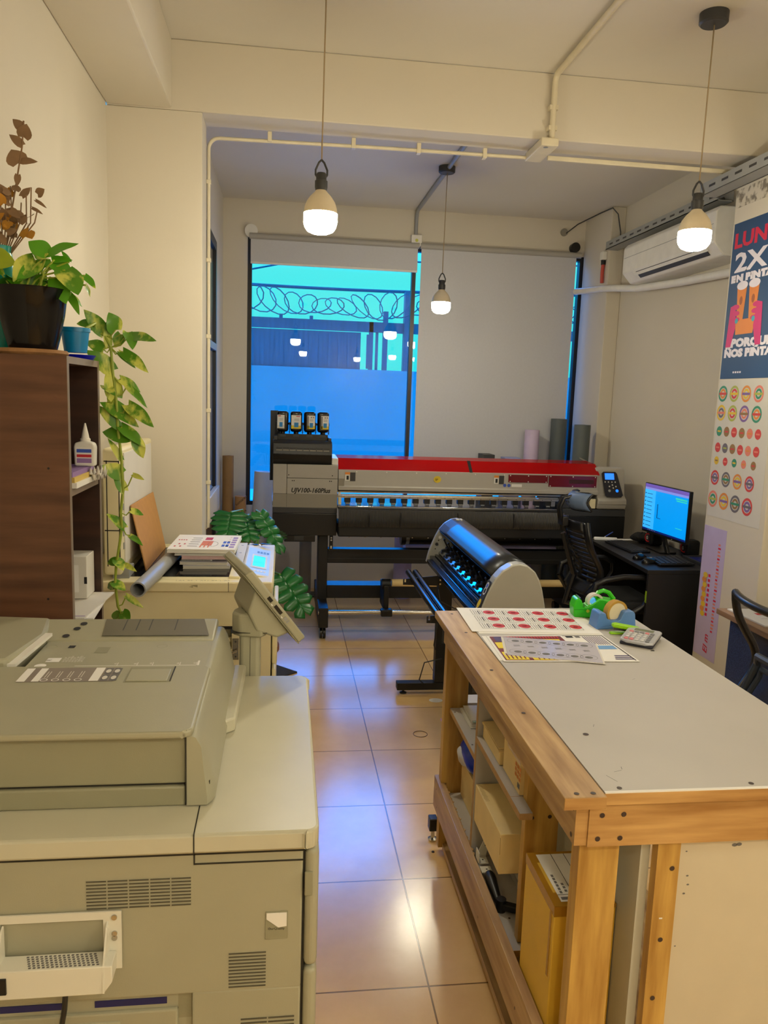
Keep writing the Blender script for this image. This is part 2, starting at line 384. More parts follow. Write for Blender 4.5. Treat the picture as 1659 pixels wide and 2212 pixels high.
# gas hose and refrigerant line
t = thing('gas_hose', 'short red hose with black fitting hanging by the pilaster', 'hose', (2.487, 6.12, 2.6))
MB(mat('red_rubber', (190, 74, 62), .5)).tube([(2.487, 6.12, 2.62), (2.484, 6.12, 2.70), (2.487, 6.12, 2.76)], .014).build('hose', t)
MB(BLACKPL).cyl((2.487, 6.12, 2.76), (2.487, 6.12, 2.795), .018).build('fitting', t)
MB(WHITEPL).box((2.465, 6.09, 2.795), (2.505, 6.15, 2.86), bev=.008).build('valve', t)
b = MB(WHITEPL); b.tube([(2.43, 6.53, 2.60), (2.455, 6.3, 2.585), (2.47, 6.02, 2.565), (2.485, 5.8, 2.54), (2.52, 5.53, 2.505), (2.55, 5.0, 2.475), (2.56, 4.35, 2.45)], .026, n=12)
tag(b.build('refrigerant_line'), 'white insulated tube running from the window under the air conditioner', 'tube')
t = thing('air_conditioner', 'white wall air conditioner behind the right pendant lamp', 'air conditioner', (2.5, 4.92, 2.52))
b = MB(WHITEPL); b.prism([(2.62, 4.31, 2.80), (2.42, 4.31, 2.80), (2.395, 4.31, 2.77), (2.395, 4.31, 2.60), (2.46, 4.31, 2.53), (2.62, 4.31, 2.52)], (0, 1.22, 0), bev=.008)
b.build('casing', t)
b = MB(DARKGREY); b.prism([(2.4005, 4.42, 2.585), (2.44, 4.42, 2.545), (2.448, 4.42, 2.552), (2.41, 4.42, 2.595)], (0, .9, 0)); b.build('air_outlet', t)
MB(WHITEPL).prism([(2.392, 4.4, 2.60), (2.398, 4.4, 2.598), (2.42, 4.4, 2.566), (2.415, 4.4, 2.564)], (0, .96, 0)).build('louver', t)
b = MB(GREYPVC); b.box((2.3935, 4.33, 2.70), (2.396, 5.51, 2.703)); b.build('front_seam', t)

# ------------------------------------------------------------------ pendant lamps
BULBTOP = mat('bulb_housing', (222, 208, 180), .4)
GLOW = mat('glowing_diffuser', (255, 245, 216), .5, var=0, emit=BULB_POWER)
def pendant(x, y, zc, label):
    t = thing('pendant_lamp', label, 'lamp', (x, y, zc), 'bare bulb pendant lamps')
    b = MB(DARKGREY); b.lathe([(0, 3.19 - zc), (.055, 3.19 - zc), (.055, 3.155 - zc), (.048, 3.148 - zc), (0, 3.148 - zc)], (x, y, zc)); b.build('canopy', t)
    MB(mat('lamp_cord', (170, 150, 118), .6)).cyl((x + .004, y, 3.149), (x, y, zc + .17), .0028, n=6).build('cord', t)
    h = MB(DARKGREY)
    for sg in (-1, 1): h.tube([(x, y, zc + .172), (x + sg * .010, y, zc + .162), (x + sg * .022, y, zc + .135), (x + sg * .022, y, zc + .118), (x + sg * .015, y, zc + .108)], .004, n=6)
    h.build('hook', t)
    MB(DARKGREY).lathe([(0, .125), (.016, .125), (.02, .118), (.02, .098), (.024, .096), (.024, .072), (.021, .062), (0, .062)], (x, y, zc)).build('socket', t)
    hs = MB(BULBTOP).lathe([(.018, .066), (.022, .058), (.04, .040), (.054, .020), (.062, -.002), (.064, -.022)], (x, y, zc)).build('bulb_housing', t)
    MB(GLOW).lathe([(.064, -.022), (.0645, -.055), (.060, -.072), (.050, -.086), (.030, -.095), (0, -.098)], (x, y, zc), n=20).build('bulb_diffuser', hs)
pendant(.124, 3.1, 2.37, 'lit bare bulb pendant nearest the left, over the copiers')
pendant(1.637, 3.1, 2.395, 'lit bare bulb pendant in front of the air conditioner')
pendant(1.044, 5.346, 2.335, 'smallest lit bulb pendant hanging before the pulled down blind')
pendant(.30, -.4, 2.40, 'lit bulb pendant behind the viewer, left side, seen only in reflections')
pendant(1.85, -.4, 2.40, 'lit bulb pendant behind the viewer in the middle, seen only in reflections')
pendant(1.35, -1.7, 2.40, 'lit bulb pendant behind the viewer, farthest back, seen only in reflections')
pendant(2.32, .5, 2.40, 'added fill bulb pendant beside the viewer near the right wall, out of view')  # unseen lamp, added to brighten the foreground
pendant(2.36, -.9, 2.40, 'added fill bulb pendant behind the viewer near the right wall, out of view')  # second added lamp out of view, extra brightness from behind right

# ------------------------------------------------------------------ outdoors beyond the window
YARD = mat('yard_wall_render', (102, 112, 108), .8, var=.04, scale=2)
struct('ground_outside', MB(mat('yard_concrete', (205, 205, 205), .85)).box((-12, 6.8, -.15), (18, 20, -.05)))
YW, K = 14.0, 14.0 / 9.5
ZW = 1.67 + .31 * K
zk = lambda z: 1.67 + (z - 1.67) * K
xk = lambda x: x * K
struct('wall_yard', MB(YARD).box((-12, YW, -.05), (18, YW + .25, ZW)))
FENCE = mat('dark_fence_metal', (52, 60, 66), .6, var=.22, scale=6, stretch=(4, 1, .3))
t = thing('metal_fence', 'dark sheet metal fence on top of the yard wall', 'fence', (0, YW + .1, ZW))
b = MB(FENCE); b.box((-12, YW + .10, ZW), (xk(.90), YW + .12, zk(2.42)))
for k in range(80): b.box((-12 + k * .17, YW + .085, ZW + .02), (-12 + k * .17 + .06, YW + .10, zk(2.40)))
b.build('sheet_panel', t)
b = MB(FENCE); b.box((-12, YW + .08, zk(2.43)), (18, YW + .15, zk(2.55))); b.build('top_rail', t)
for xx in (-.08, .28): MB(FENCE).box((xk(xx), YW + .08, zk(2.55)), (xk(xx) + .06, YW + .15, zk(2.59))).build('finial', t)
MB(FENCE).box((xk(1.0), YW + .08, ZW), (xk(1.05), YW + .15, zk(2.55))).build('post', t)
MB(FENCE).box((xk(1.17), YW + .06, ZW), (xk(1.225), YW + .18, zk(2.68))).build('post', t)
MB(FENCE).box((xk(1.42), YW + .02, ZW), (xk(1.52), YW + .2, zk(2.92))).build('post', t)
b = MB(FENCE)
for k in range(12): b.box((xk(1.08 + k * .36), YW + .10, ZW), (xk(1.08 + k * .36) + .05 + .05 * (k % 2), YW + .12, zk(2.43)))
b.build('slatted_panel', t)
b = MB(FENCE); pts = []; rr_ = random.Random(2)
for k in range(760):
    a = k / 14 * 2 * math.pi; jit = .5 * math.sin(k * .07) + .3 * math.sin(k * .023)
    pts.append((-5 + k * .0165 + .22 * math.cos(a + jit), YW - .16 + .12 * math.sin(a * .5), zk(2.72) + (.18 + .05 * math.sin(k * .05)) * math.sin(a) + .04 * math.sin(k * .031)))
b.tube(pts, .010, n=4)
tag(b.build('razor_wire'), 'coil of razor wire above the fence outside', 'wire')
for (yy, x0, z0, x1, z1, sag, r_, lb) in [(YW + 2.0, -4, 3.05, 4, 3.0, .12, .03, 'overhead cable sagging just above the razor wire outside'), (YW + 3.0, -4, 2.3, 4, 4.15, .05, .018, 'overhead cable slanting up to the right outside the window'), (YW + 4.0, -4, 3.35, 4, 3.35, .1, .018, 'upper overhead cable crossing the sky outside the window')]:
    kk = yy / 9.5; b = MB(FENCE); b.tube([((x0 + (x1 - x0) * k / 20) * kk, yy, 1.67 + (z0 + (z1 - z0) * k / 20 - sag * math.sin(math.pi * k / 20) - 1.67) * kk) for k in range(21)], r_, n=6)
    tag(b.build('overhead_cable'), lb, 'cable', 'cables outside')
# ================================================================== LEFT SIDE: GREY COPIER
DARKLINE = mat('dark_seam', (40, 38, 32), .7)
t = thing('office_copier', 'big grey multifunction copier with document feeder filling the lower left', 'copier', (-.36, 1.57, 0))
b = MB(MFP); b.box((-.79, 1.26, .06), (.043, 1.93, .915), bev=.006)
b.box((-.79, 1.215, .652), (.043, 1.27, .913), bev=.004); b.box((-.141, 1.215, .06), (.043, 1.27, .655), bev=.004)
b.box((-.136, 1.2138, .891), (.043, 1.2148, .8935), DARKLINE); b.box((-.138, 1.2138, .891), (-.1355, 1.2148, .912), DARKLINE)
b.box((-.79, 1.2138, .9085), (.043, 1.2148, .9125), DARKLINE)
b.box((-.79, 1.226, .06), (-.14, 1.262, .66)); b.box((-.79, 1.219, .40), (-.165, 1.23, .622), bev=.004); b.box((-.79, 1.2165, .40), (-.26, 1.23, .607), bev=.003)
b.box((-.165, 1.2250, .60), (-.1425, 1.2262, .65), MFPD)
NAVY = mat('navy_label', (22, 26, 92), .5)
b.box((-.455, 1.2248, .629), (-.354, 1.2262, .641), NAVY); b.box((-.303, 1.2248, .629), (-.184, 1.2262, .641), NAVY)
b.build('cabinet', t)
b = MB(MFPL)
pts = [(-.79, 1.205, .915), (.045, 1.205, .915)] + arc((.045, 1.228, .915), .024, -math.pi / 2, 0, 6, X, Y) + [(.069, 1.91, .915)] + arc((.045, 1.91, .915), .024, 0, math.pi / 2, 6, X, Y) + [(-.79, 1.934, .915)]
b.prism(pts, (0, 0, .035), bev=.005)
b.box((-.1375, 1.2043, .916), (-.1355, 1.296, .9505), DARKLINE); b.build('worktop', t)
for z0, z1 in ((.692, .912), (.08, .688)):
    b = MB(MFP); b.box((.047, 1.212, z0), (.070, 1.925, z1), bev=.01, seg=3)
    if z0 > .5: b.box((.0695, 1.30, .75), (.0712, 1.32, .76), DARKGREY)
    fd = b.build('front_door', t)
    if z0 > .5: MB(MFPD).box((.046, 1.209, .828), (.060, 1.214, .872), bev=.002).build('door_grip', fd)
MB(DARKLINE).box((.0425, 1.222, .08), (.0475, 1.92, .912)).build('door_gap', t)
def vent(x0, x1, z0, z1, rows, cols):
    b = MB(VENTG); h = (z1 - z0) / rows; wd = (x1 - x0) / cols
    for i in range(rows):
        for k in range(cols):
            b.box((x0 + k * wd + .0012, 1.2136, z0 + i * h), (x0 + (k + 1) * wd - .0012, 1.2148, z0 + i * h + h * .30))
    b.build('vent_grille', t)
vent(-.311, -.141, .819, .873, 9, 5); vent(-.081, -.016, .66, .729, 11, 1); vent(-.06, .034, .52, .604, 11, 2)
b = MB(MFPD); b.box((-.019, 1.2135, .748), (.019, 1.2148, .799), bev=.0005)
b.prism([(-.017, 1.2125, .797), (.017, 1.2125, .797), (.017, 1.2125, .772), (.003, 1.2125, .770), (-.017, 1.2125, .786)], (0, .001, 0), PAPER)
b.text('OurQuality', (-.014, 1.2133, .766), X, Z, .006, INK); b.build('label_window', t)
# white bracket with cradle
t2 = thing('wall_bracket', 'white metal bracket with cradle and black rocker switch screwed to the copier side', 'bracket', (-.36, 1.2, .69))
WHITEMET = mat('white_painted_metal', (222, 220, 208), .4, var=.02)
b = MB(WHITEMET)
b.box((-.46, 1.2095, .803), (-.254, 1.2125, .817)); b.box((-.283, 1.2095, .713), (-.254, 1.2125, .803)); b.box((-.46, 1.2095, .713), (-.444, 1.2125, .803))
b.build('plate', t2)
b = MB(WHITEMET); b.prism([(-.46, 1.172, .697), (-.276, 1.172, .697), (-.262, 1.172, .718), (-.262, 1.172, .747), (-.46, 1.172, .747)], (0, .037, 0), bev=.002)
for i in range(6):
    for k in range(16): b.box((-.392 + k * .007 - i * .002, 1.176 + i * .005, .7472), (-.388 + k * .007 - i * .002, 1.179 + i * .005, .7476), GREYINK)
b.build('cradle', t2)
for xx in (-.441, -.277):
    MB(WHITEMET).prism([(xx, 1.21, .800), (xx, 1.20, .795), (xx, 1.172, .745), (xx, 1.170, .700), (xx, 1.21, .72)], (.003, 0, 0)).build('cradle_arm', t2)
MB(BLACKPL).box((-.46, 1.169, .708), (-.424, 1.173, .736), bev=.001).build('rocker_switch', t2)
for zz in (.807, .778, .770): MB(STEEL).cyl((-.265, 1.207, zz), (-.265, 1.2096, zz), .0045).build('screw', t2)
b = MB(BLACKPL); b.tube([(-.338, 1.185, .697), (-.342, 1.19, .66), (-.352, 1.2, .61), (-.36, 1.21, .5), (-.38, 1.212, .3)], .0045, n=8)
tag(b.build('power_cord'), 'black power cord hanging from the white bracket on the copier', 'cord')
# scanner base and feeder
b = MB(MFPD); b.box((-.79, 1.297, .9505), (-.161, 1.93, .987), bev=.004, seg=3); b.build('scanner_base', t)
b = MB(MFPL); b.prism([(-.118, 1.58, .951), (-.094, 1.60, .951), (-.088, 1.93, .951), (-.118, 1.93, .951)], (0, 0, .03), bev=.004); b.build('glass_surround', t)
b = MB(MFPD); b.box((-.79, 1.30, .991), (-.160, 1.62, 1.080), bev=.004)
b.box((-.79, 1.305, .986), (-.12, 1.90, .992), DARKLINE); b.build('feeder_body', t)
b = MB(MFP)
def capring(u, v):
    # v along y, u around the profile of the feeder's end
    y = 1.294 + .64 * v
    f = math.sin(min(1, v / .05) * math.pi / 2); g = math.sin(min(1, (1 - v) / .04) * math.pi / 2); k = min(f, g)
    P = [(-.159, .953), (-.112 - .012 * (1 - k), .953), (-.110 - .014 * (1 - k), .968), (-.116 - .01 * (1 - k), .988), (-.122 - .008 * (1 - k), 1.02), (-.134, 1.06), (-.143, 1.083 - .006 * (1 - k)), (-.150, 1.086 - .006 * (1 - k)), (-.159, 1.086 - .006 * (1 - k))]
    q = u * (len(P) - 1); i = min(int(q), len(P) - 2); a = q - i
    return Vector((P[i][0] * (1 - a) + P[i + 1][0] * a, y, P[i][1] * (1 - a) + P[i + 1][1] * a))
b.grid(capring, 8, 40); b.poly([capring(i / 8, 0) for i in range(9)]); b.poly([capring(i / 8, 1) for i in range(8, -1, -1)])
b.box((-.1605, 1.2935, .955), (-.1585, 1.2985, 1.078), DARKLINE); b.build('feeder_end_cap', t, sharp=50)
b = MB(MFP)
b.prism([(-.79, 1.285, 1.080), (-.165, 1.285, 1.080)] + arc((-.165, 1.303, 1.08), .018, -math.pi / 2, 0, 5, X, Y) + [(-.1465, 1.60, 1.080), (-.156, 1.617, 1.08), (-.79, 1.617, 1.080)], (0, 0, .014), bev=.005, seg=3)
b.box((-.308, 1.517, 1.0935), (-.217, 1.603, 1.0945), MFPD); b.box((-.304, 1.519, 1.094), (-.224, 1.585, 1.0968), MFP, bev=.0015)
b.box((-.2195, 1.52, 1.0938), (-.217, 1.603, 1.0952), DARKLINE)
flid = b.build('feeder_lid', t)
# warning sticker on the lid
LAB = mat('taupe_sticker', (138, 128, 120), .5); b = MB(LAB); zt = 1.0945
b.rect((-.512, 1.523, zt), X, Y, .184, .079, LAB)
for x0, w_ in ((-.512, .016), (-.484, .014)): b.rect((x0, 1.525, zt + .0004), X, Y, w_, .074, PAPER)
for k in range(4):
    cx_ = -.462 + k * .0215
    b.disc((cx_, 1.533, zt + .0004), X, Y, .0075, m=PAPER, inner=.75, n=16); b.rect((cx_ - .005, 1.528, zt + .0004), X + Y, Y - X, .0016, .0005, PAPER)
    for i in range(2): b.rect((cx_ - .003 + i * .005, 1.545, zt + .0004), X, Y, .0015, .035, PAPER2)
b.rect((-.376, 1.525, zt + .0004), X, Y, .018, .075, PAPER)
for i in range(2):
    for k in range(2): b.rect((-.355 + i * .017, 1.526 + k * .037, zt + .0004), X, Y, .0145, .034, GREYINK); b.disc((-.348 + i * .017, 1.542 + k * .037, zt + .0008), X, Y, .005, .01, PAPER2)
for k in range(4): b.rect((-.3215 + k * -.0001, 1.53, zt), X, Y, .0001, .06, PAPER2)
b.build('warning_sticker', flid)
# paper path behind the lid
b = MB(MFP); b.box((-.53, 1.612, 1.03), (-.158, 1.805, 1.0855), bev=.002)
b.rect((-.43, 1.634, 1.0860), X, Y, .25, .003, PAPER); b.rect((-.178, 1.634, 1.0860), X, Y, .004, .03, PAPER)
for i, (xx, s_) in enumerate([(-.345, 'A5'), (-.304, 'B5'), (-.272, 'A4'), (-.215, 'B4'), (-.18, 'A3')]):
    b.rect((xx, 1.637, 1.0860), X, Y, .0012, .018, PAPER); b.text(s_, (xx - .001, 1.642, 1.0860), Y, -X, .008, PAPER)
b.disc((-.50, 1.640, 1.0860), X, Y, .012, m=PAPER); b.rect((-.497, 1.662, 1.0860), X, Y, .028, .026, PAPER); b.text('R', (-.486, 1.668, 1.0866), Y, -X, .014, GREYINK)
for k in range(7): b.text(['FACE UP', 'FACE UP OK', 'HACIA ARRIBA', 'FACE SUP.', 'FACE UP', 'OBERSEITE', 'LATO SU'][k], (-.458 + k * .0062, 1.66, 1.0860), Y, -X, .007, PAPER, width=.030 + (k % 3) * .004)
for xx, yy in ((-.512, 1.765), (-.27, 1.765)): b.disc((xx, yy, 1.0858), X, Y, .012, m=MFPD, n=16, inner=.9)
b.rect((-.475, 1.755, 1.0859), X, Y, .014, .018, DARKGREY); b.rect((-.41, 1.72, 1.0859), X, Y, .028, .04, MFPD)
b.build('exit_tray', t)
b = MB(MFP); b.prism([(-.60, 1.803, .99), (-.60, 1.803, 1.088), (-.60, 1.925, 1.1035), (-.60, 1.94, 1.096), (-.60, 1.94, .99)], (.443, 0, 0), bev=.005)
for xx, yy in ((-.497, 1.825), (-.482, 1.865), (-.473, 1.893)): b.disc((xx, yy, 1.0895 + (yy - 1.803) * .127 + .0004), X, (Y + Z * .127), .008, .009, DARKGREY)
itr = b.build('input_tray', t)
PAD = mat('dark_grey_tray_pad', (104, 100, 86), .4, var=.04)
b = MB(PAD); o_ = .0012; zz = lambda y: 1.0895 + (y - 1.803) * .127 + o_
b.poly([(-.415, 1.822, zz(1.822)), (-.170, 1.822, zz(1.822)), (-.19, 1.917, zz(1.917)), (-.425, 1.917, zz(1.917))])
for xx in (-.375, -.345, -.315, -.255): b.rect((xx, 1.85, zz(1.85) + .0006), X + Y * .0, Y + Z * .127, .0025, .065, DARKGREY)
b.build('tray_pad', itr)
b = MB(MFP); b.prism([(-.79, 1.60, 1.04), (-.56, 1.625, 1.04), (-.535, 1.80, 1.04), (-.56, 1.93, 1.04), (-.79, 1.96, 1.04)], (0, 0, .066), bev=.008)
b.prism([(-.562, 1.627, 1.088), (-.545, 1.627, 1.088), (-.52, 1.80, 1.100), (-.535, 1.80, 1.100)], (0, 0, .007), WHITEPL); b.build('document_table', t)
# operation panel on its arm
b = MB(MFP)
b.prism([(-.106, 1.94, .70)] + [(-.052, 1.94, .70), (-.052, 1.99, .70), (-.106, 1.99, .70)], (0, 0, .37), bev=.012, seg=3); b.box((-.0785, 1.9392, .72), (-.0775, 1.9402, 1.05), DARKLINE); b.build('panel_post', t)
b = MB(MFP); hp = [(-.122, 1.985, 1.052), (-.125, 1.955, 1.052), (-.105, 1.935, 1.052), (-.05, 1.925, 1.052), (-.036, 1.945, 1.052), (-.036, 2.01, 1.052), (-.05, 2.025, 1.052), (-.105, 2.02, 1.052)]
b.prism(hp, (0, 0, .06), bev=.006, seg=3); b.box((-.126, 1.93, 1.063), (-.035, 2.02, 1.0645), DARKLINE)
for yy in (1.955, 1.99): b.disc((-.08 - (yy - 1.955) * .3, yy, 1.1125), X, Y, .012, m=DARKLINE, inner=.93)
b.build('panel_head', t)
RZ_ = Matrix.Rotation(math.radians(16), 3, 'Z'); dv = RZ_ @ Vector((.606, 0, -.797)); nv = RZ_ @ Vector((.797, 0, .606)); ev = RZ_ @ Vector((0, 1, 0)); P0 = Vector((-.082, 1.905, 1.226))
Mt = Matrix(((dv.x, ev.x, nv.x, P0.x), (dv.y, ev.y, nv.y, P0.y), (dv.z, ev.z, nv.z, P0.z), (0, 0, 0, 1)))
b = MB(MFP); b.box((0, 0, -.012), (.235, .26, .012), bev=.006, seg=3, M=Mt); b.box((0, -.0005, -.0135), (.235, .26, -.0115), MFPD, M=Mt)
for x0, x1, mm in ((.083, .098, BLACKPL), (.112, .140, BLACKPL), (.153, .163, GREYPVC), (.166, .17, GREYPVC)): b.box((x0, -.001, -.004), (x1, .002, .005), mm, M=Mt)
for x0 in (.102, .145): b.box((x0, -.001, -.006), (x0 + .006, .001, -.003), PAPER, M=Mt)
tpn = b.build('touch_panel', t)
SCREENOFF = mat('black_screen', (12, 14, 18), .1)
MB(SCREENOFF).box((.03, .02, .0115), (.205, .235, .0128), M=Mt).build('panel_screen', tpn)
b = MB(MFP); b.prism([Mt @ Vector(p) for p in [(.052, .012, -.012), (.20, .012, -.012), (.19, .012, -.045), (.14, .012, -.075), (.085, .012, -.062)]], ev * .17, bev=.006, seg=3)
b.build('panel_hinge_housing', tpn)

# ------------------------------------------------------------------ OLD IVORY COPIER
t = thing('old_copier', 'old ivory photocopier with its lid raised behind the grey copier', 'copier', (-.41, 3.32, 0))
b = MB(IVORY); b.box((-.78, 2.965, .05), (-.285, 3.70, .905)); b.box((-.19, 2.965, .05), (-.04, 3.70, .905))
b.box((-.285, 2.965, .775), (-.19, 3.70, .905)); b.box((-.285, 2.965, .05), (-.19, 3.70, .675))
b.box((-.29, 2.99, .67), (-.185, 3.70, .78), IVORYD)
b.box((-.335, 2.962, .788), (-.325, 2.966, .796), INK); b.box((-.285, 2.96, .756), (-.188, 2.964, .768), BLACKPL)
b.box((-.29, 2.955, .770), (-.186, 2.967, .777)); b.build('cabinet', t)
b = MB(IVORY); b.box((-.78, 2.945, .908), (-.035, 3.70, .947), bev=.006)
b.box((-.203, 2.9443, .908), (-.2015, 2.946, .947), DARKLINE)
b.prism([(-.345, 2.9445, .934), (-.318, 2.9445, .936), (-.318, 2.9445, .926)], (0, .001, 0), IVORYD); b.prism([(-.350, 2.9445, .928), (-.335, 2.9445, .931), (-.335, 2.9445, .925)], (0, .001, 0), IVORYD)
b.box((-.49, 2.98, .9465), (-.21, 3.02, .9485), IVORY, bev=.001)
b.text('| A4  B5  |  A4 |  B4  |  A3', (-.40, 2.962, .9472), X, Y, .014, GREYINK, width=.2)
b.build('top_cover', t)
MB(mat('platen_glass', (20, 23, 26), .06)).box((-.60, 3.03, .9465), (-.205, 3.60, .949)).build('platen_glass', t)
b = MB(IVORY); b.box((-.205, 3.0, .946), (-.163, 3.69, .957), bev=.003)
for yy in (3.2, 3.45, 3.62): b.box((-.19, yy, .9571), (-.18, yy + .006, .9576), GREYINK)
b.build('side_strip', t)
PAN = mat('pale_blue_panel_film', (196, 208, 214), .35, var=.02); b = MB(IVORY)
b.prism([(-.155, 3.03, .94), (-.155, 3.03, .965), (-.045, 3.03, .945), (-.032, 3.03, .925), (-.032, 3.03, .90), (-.155, 3.03, .90)], (0, .62, 0), bev=.003)
sl = Vector((.11, 0, -.02)).normalized(); on = lambda u, v: Vector((-.155, 3.03, .9655)) + sl * u + Y * v
b.poly([on(.008, .02), on(.104, .02), on(.104, .52), on(.008, .52)], PAN)
for k in range(4):
    for i in range(2): q = on(.045 + k * .014, .42 + i * .022); b.rect(q + Z * .0006, sl, Y, .010, .014, mat('blue_key', (70, 120, 170), .5) if k + i == 0 else bpy.data.materials['blue_key'])
for k in range(4): b.disc(on(.045 + k * .014, .07) + Z * .0006, sl, Y, .0045, .014, PAPER)
b.poly([on(.026, .12) + Z * .0012, on(.092, .12) + Z * .0012, on(.092, .38) + Z * .0012, on(.026, .38) + Z * .0012], IVORY)
cpn = b.build('control_panel', t)
LCDB = mat('lit_blue_display', (60, 200, 236), .3, var=.25, scale=14, emit=.75)
MB(LCDB).poly([on(.034, .15) + Z * .002, on(.084, .15) + Z * .002, on(.084, .35) + Z * .002, on(.034, .35) + Z * .002]).build('display', cpn)
b = MB(IVORYD); b.box((-.285, 2.972, .70), (-.19, 2.99, .72)); b.prism([(-.262, 2.962, .745), (-.20, 2.955, .722), (-.196, 2.95, .712), (-.205, 2.94, .688), (-.225, 2.95, .70)], (0, .004, 0), IVORY)
b.prism([(-.28, 2.96, .735), (-.262, 2.96, .735), (-.262, 2.96, .715), (-.28, 2.96, .718)], (0, .004, 0), IVORY); b.build('torn_tray_flap', t)
b = MB(STEEL); b.box((-.187, 2.962, .632), (-.163, 2.965, .718)); b.cyl((-.195, 2.95, .66), (-.17, 2.95, .672), .004)
for zz in (.705, .645): b.disc((-.175, 2.9618, zz), X, Z, .0035, m=DARKGREY)
b.build('latch_plate', t)
b = MB(IVORY); b.box((-.035, 3.0, .60), (-.015, 3.65, .76), bev=.006); b.box((-.035, 3.0, .05), (-.02, 3.65, .58), bev=.006); b.build('front_door', t)
b = MB(IVORY); b.box((-.665, 2.97, .965), (-.60, 3.66, 1.445), bev=.012, seg=3)
for xx in (-.652, -.608): b.box((xx, 2.9690, 1.0), (xx + .0035, 2.971, 1.40), INK)
b.box((-.66, 2.9690, 1.395), (-.605, 2.971, 1.399), INK); b.box((-.66, 2.9690, 1.135), (-.605, 2.971, 1.139), INK)
for k in range(7): b.box((-.6005, 3.0, 1.06 + k * .05), (-.597, 3.012, 1.085 + k * .05), GREYPVC)
cl = b.build('lid', t)
MB(PAPER2).box((-.60, 3.02, 1.0), (-.596, 3.62, 1.425), bev=.001).build('platen_cover_sheet', cl)
b = MB(DARKGREY); b.box((-.64, 3.0, .947), (-.58, 3.10, .985), GREYPVC); b.box((-.625, 3.02, .98), (-.60, 3.05, 1.04)); b.box((-.63, 3.50, .947), (-.59, 3.56, .99)); b.build('lid_hinge', t)
b = MB(KRAFT); b.prism([(-.588, 3.10, 1.215), (-.535, 3.12, .950), (-.53, 3.595, .950), (-.585, 3.60, 1.205)], (-.004, 0, -.0008)); tag(b.build('kraft_board'), 'brown kraft board leaning on the raised lid of the ivory copier', 'board')
b = MB(GREYPVC)
a0, a1 = Vector((-.495, 2.71, .9765)), Vector((-.436, 3.56, .9765)); R_ = .0268; ax = (a1 - a0).normalized()
b.lathe([(R_ * .82, (a1 - a0).length), (R_, (a1 - a0).length), (R_, 0), (R_ * .82, 0), (R_ * .80, .003), (R_ * .80, (a1 - a0).length)], a0, axis=ax, n=32)
tag(b.build('plastic_tube'), 'grey plastic tube lying across the ivory copier beside the magazines', 'tube')
# stack of printed matter
PINKP = mat('pale_pink_cover', (226, 192, 196), .5, var=.06); MAGP = mat('magenta_cover', (196, 60, 110), .45); PURP = mat('purple_print', (150, 120, 176), .55); ORG = mat('orange_print', (214, 120, 66), .55); BLUEP = mat('blue_print', (60, 90, 190), .55)
FILM = mat('clear_sleeve', (206, 208, 220), .12, var=.02)
def sheaf(name, x0, y0, x1, y1, z0, z1, rz, cov, edge, label, deco=None, group='printed matter stacked on the ivory copier'):
    cx_, cy_ = (x0 + x1) / 2, (y0 + y1) / 2; M = Matrix.Translation((cx_, cy_, 0)) @ Matrix.Rotation(rz, 4, 'Z') @ Matrix.Translation((-cx_, -cy_, 0))
    t = thing(name, label, 'magazine' if name == 'magazine' else name.replace('_', ' '), (cx_, cy_, z0), group)
    b = MB(edge); h = (z1 - z0); n = max(2, int(h / .004))
    for i in range(n): b.box((x0 + .0012 * (i % 2), y0 + .001 * ((i * 7) % 3), z0 + h * i / n), (x1 - .0012 * (i % 3), y1, z0 + h * (i + .86) / n), M=M)
    b.build('pages', t)
    c = MB(cov); c.box((x0, y0, z1 - .0006), (x1, y1, z1 + .0004), M=M)
    if deco: deco(c, z1 + .0006, M)
    c.build('cover', t); return t
sheaf('magazine', -.405, 3.16, -.218, 3.46, .9495, .962, .04, FILM, PAPER2, 'grey sleeved booklet at the bottom of the magazine stack')
sheaf('magazine', -.408, 3.17, -.218, 3.44, .963, .975, -.05, FILM, PAPER2, 'clear sleeved booklet second from the bottom of the magazine stack')
nb = sheaf('spiral_notebook', -.41, 3.19, -.29, 3.42, .976, .985, .03, PAPER2, PAPER, 'spiral notebook with white pages in the middle of the magazine stack')
b = MB(GREYPVC)
for k in range(26): b.tube([(-.407 + k * .0045, 3.188, .9765), (-.407 + k * .0045, 3.184, .980), (-.407 + k * .0045, 3.188, .986)], .0008, n=4)
b.build('wire_binding', nb)
sheaf('magazine', -.41, 3.17, -.205, 3.45, .9865, 1.003, .03, MAGP, PINKP, 'pink edged booklet with magenta cover under the flyers')
sheaf('magazine', -.43, 3.16, -.215, 3.45, 1.0035, 1.018, -.02, PINKP, PAPER, 'thick white booklet with pink cover just below the top flyers')
def flyer(c, z, M):
    def r(x, y, w_, h_, m_): c.box((x, y, z), (x + w_, y + h_, z + .0003), m_, M=M)
    for k in range(4): r(-.438 + k * .011, 3.19 + (k % 2) * .05, .007, .02, REDINK); r(-.44 + k * .010, 3.33, .006, .016, REDINK)
    for k in range(5): r(-.385, 3.20 + k * .045, .04, .008, GREYINK)
    r(-.335, 3.22, .045, .10, ORG); r(-.33, 3.34, .03, .06, REDINK)
    for k in range(3): r(-.335 + k * .016, 3.18, .006, .04, ORG)
    for k in range(20):
        a = k * math.pi / 10; r(-.288 + .02 * math.cos(a), 3.25 + .05 * math.sin(a), .003, .006, INK)
    for k in range(4): r(-.248 + (k % 2) * .016, 3.2 + (k // 2) * .07, .012, .045, BLUEP)
    for k in range(5): r(-.215, 3.18 + k * .05, .02, .03, PURP); r(-.228, 3.2 + k * .05, .006, .02, PINKP)
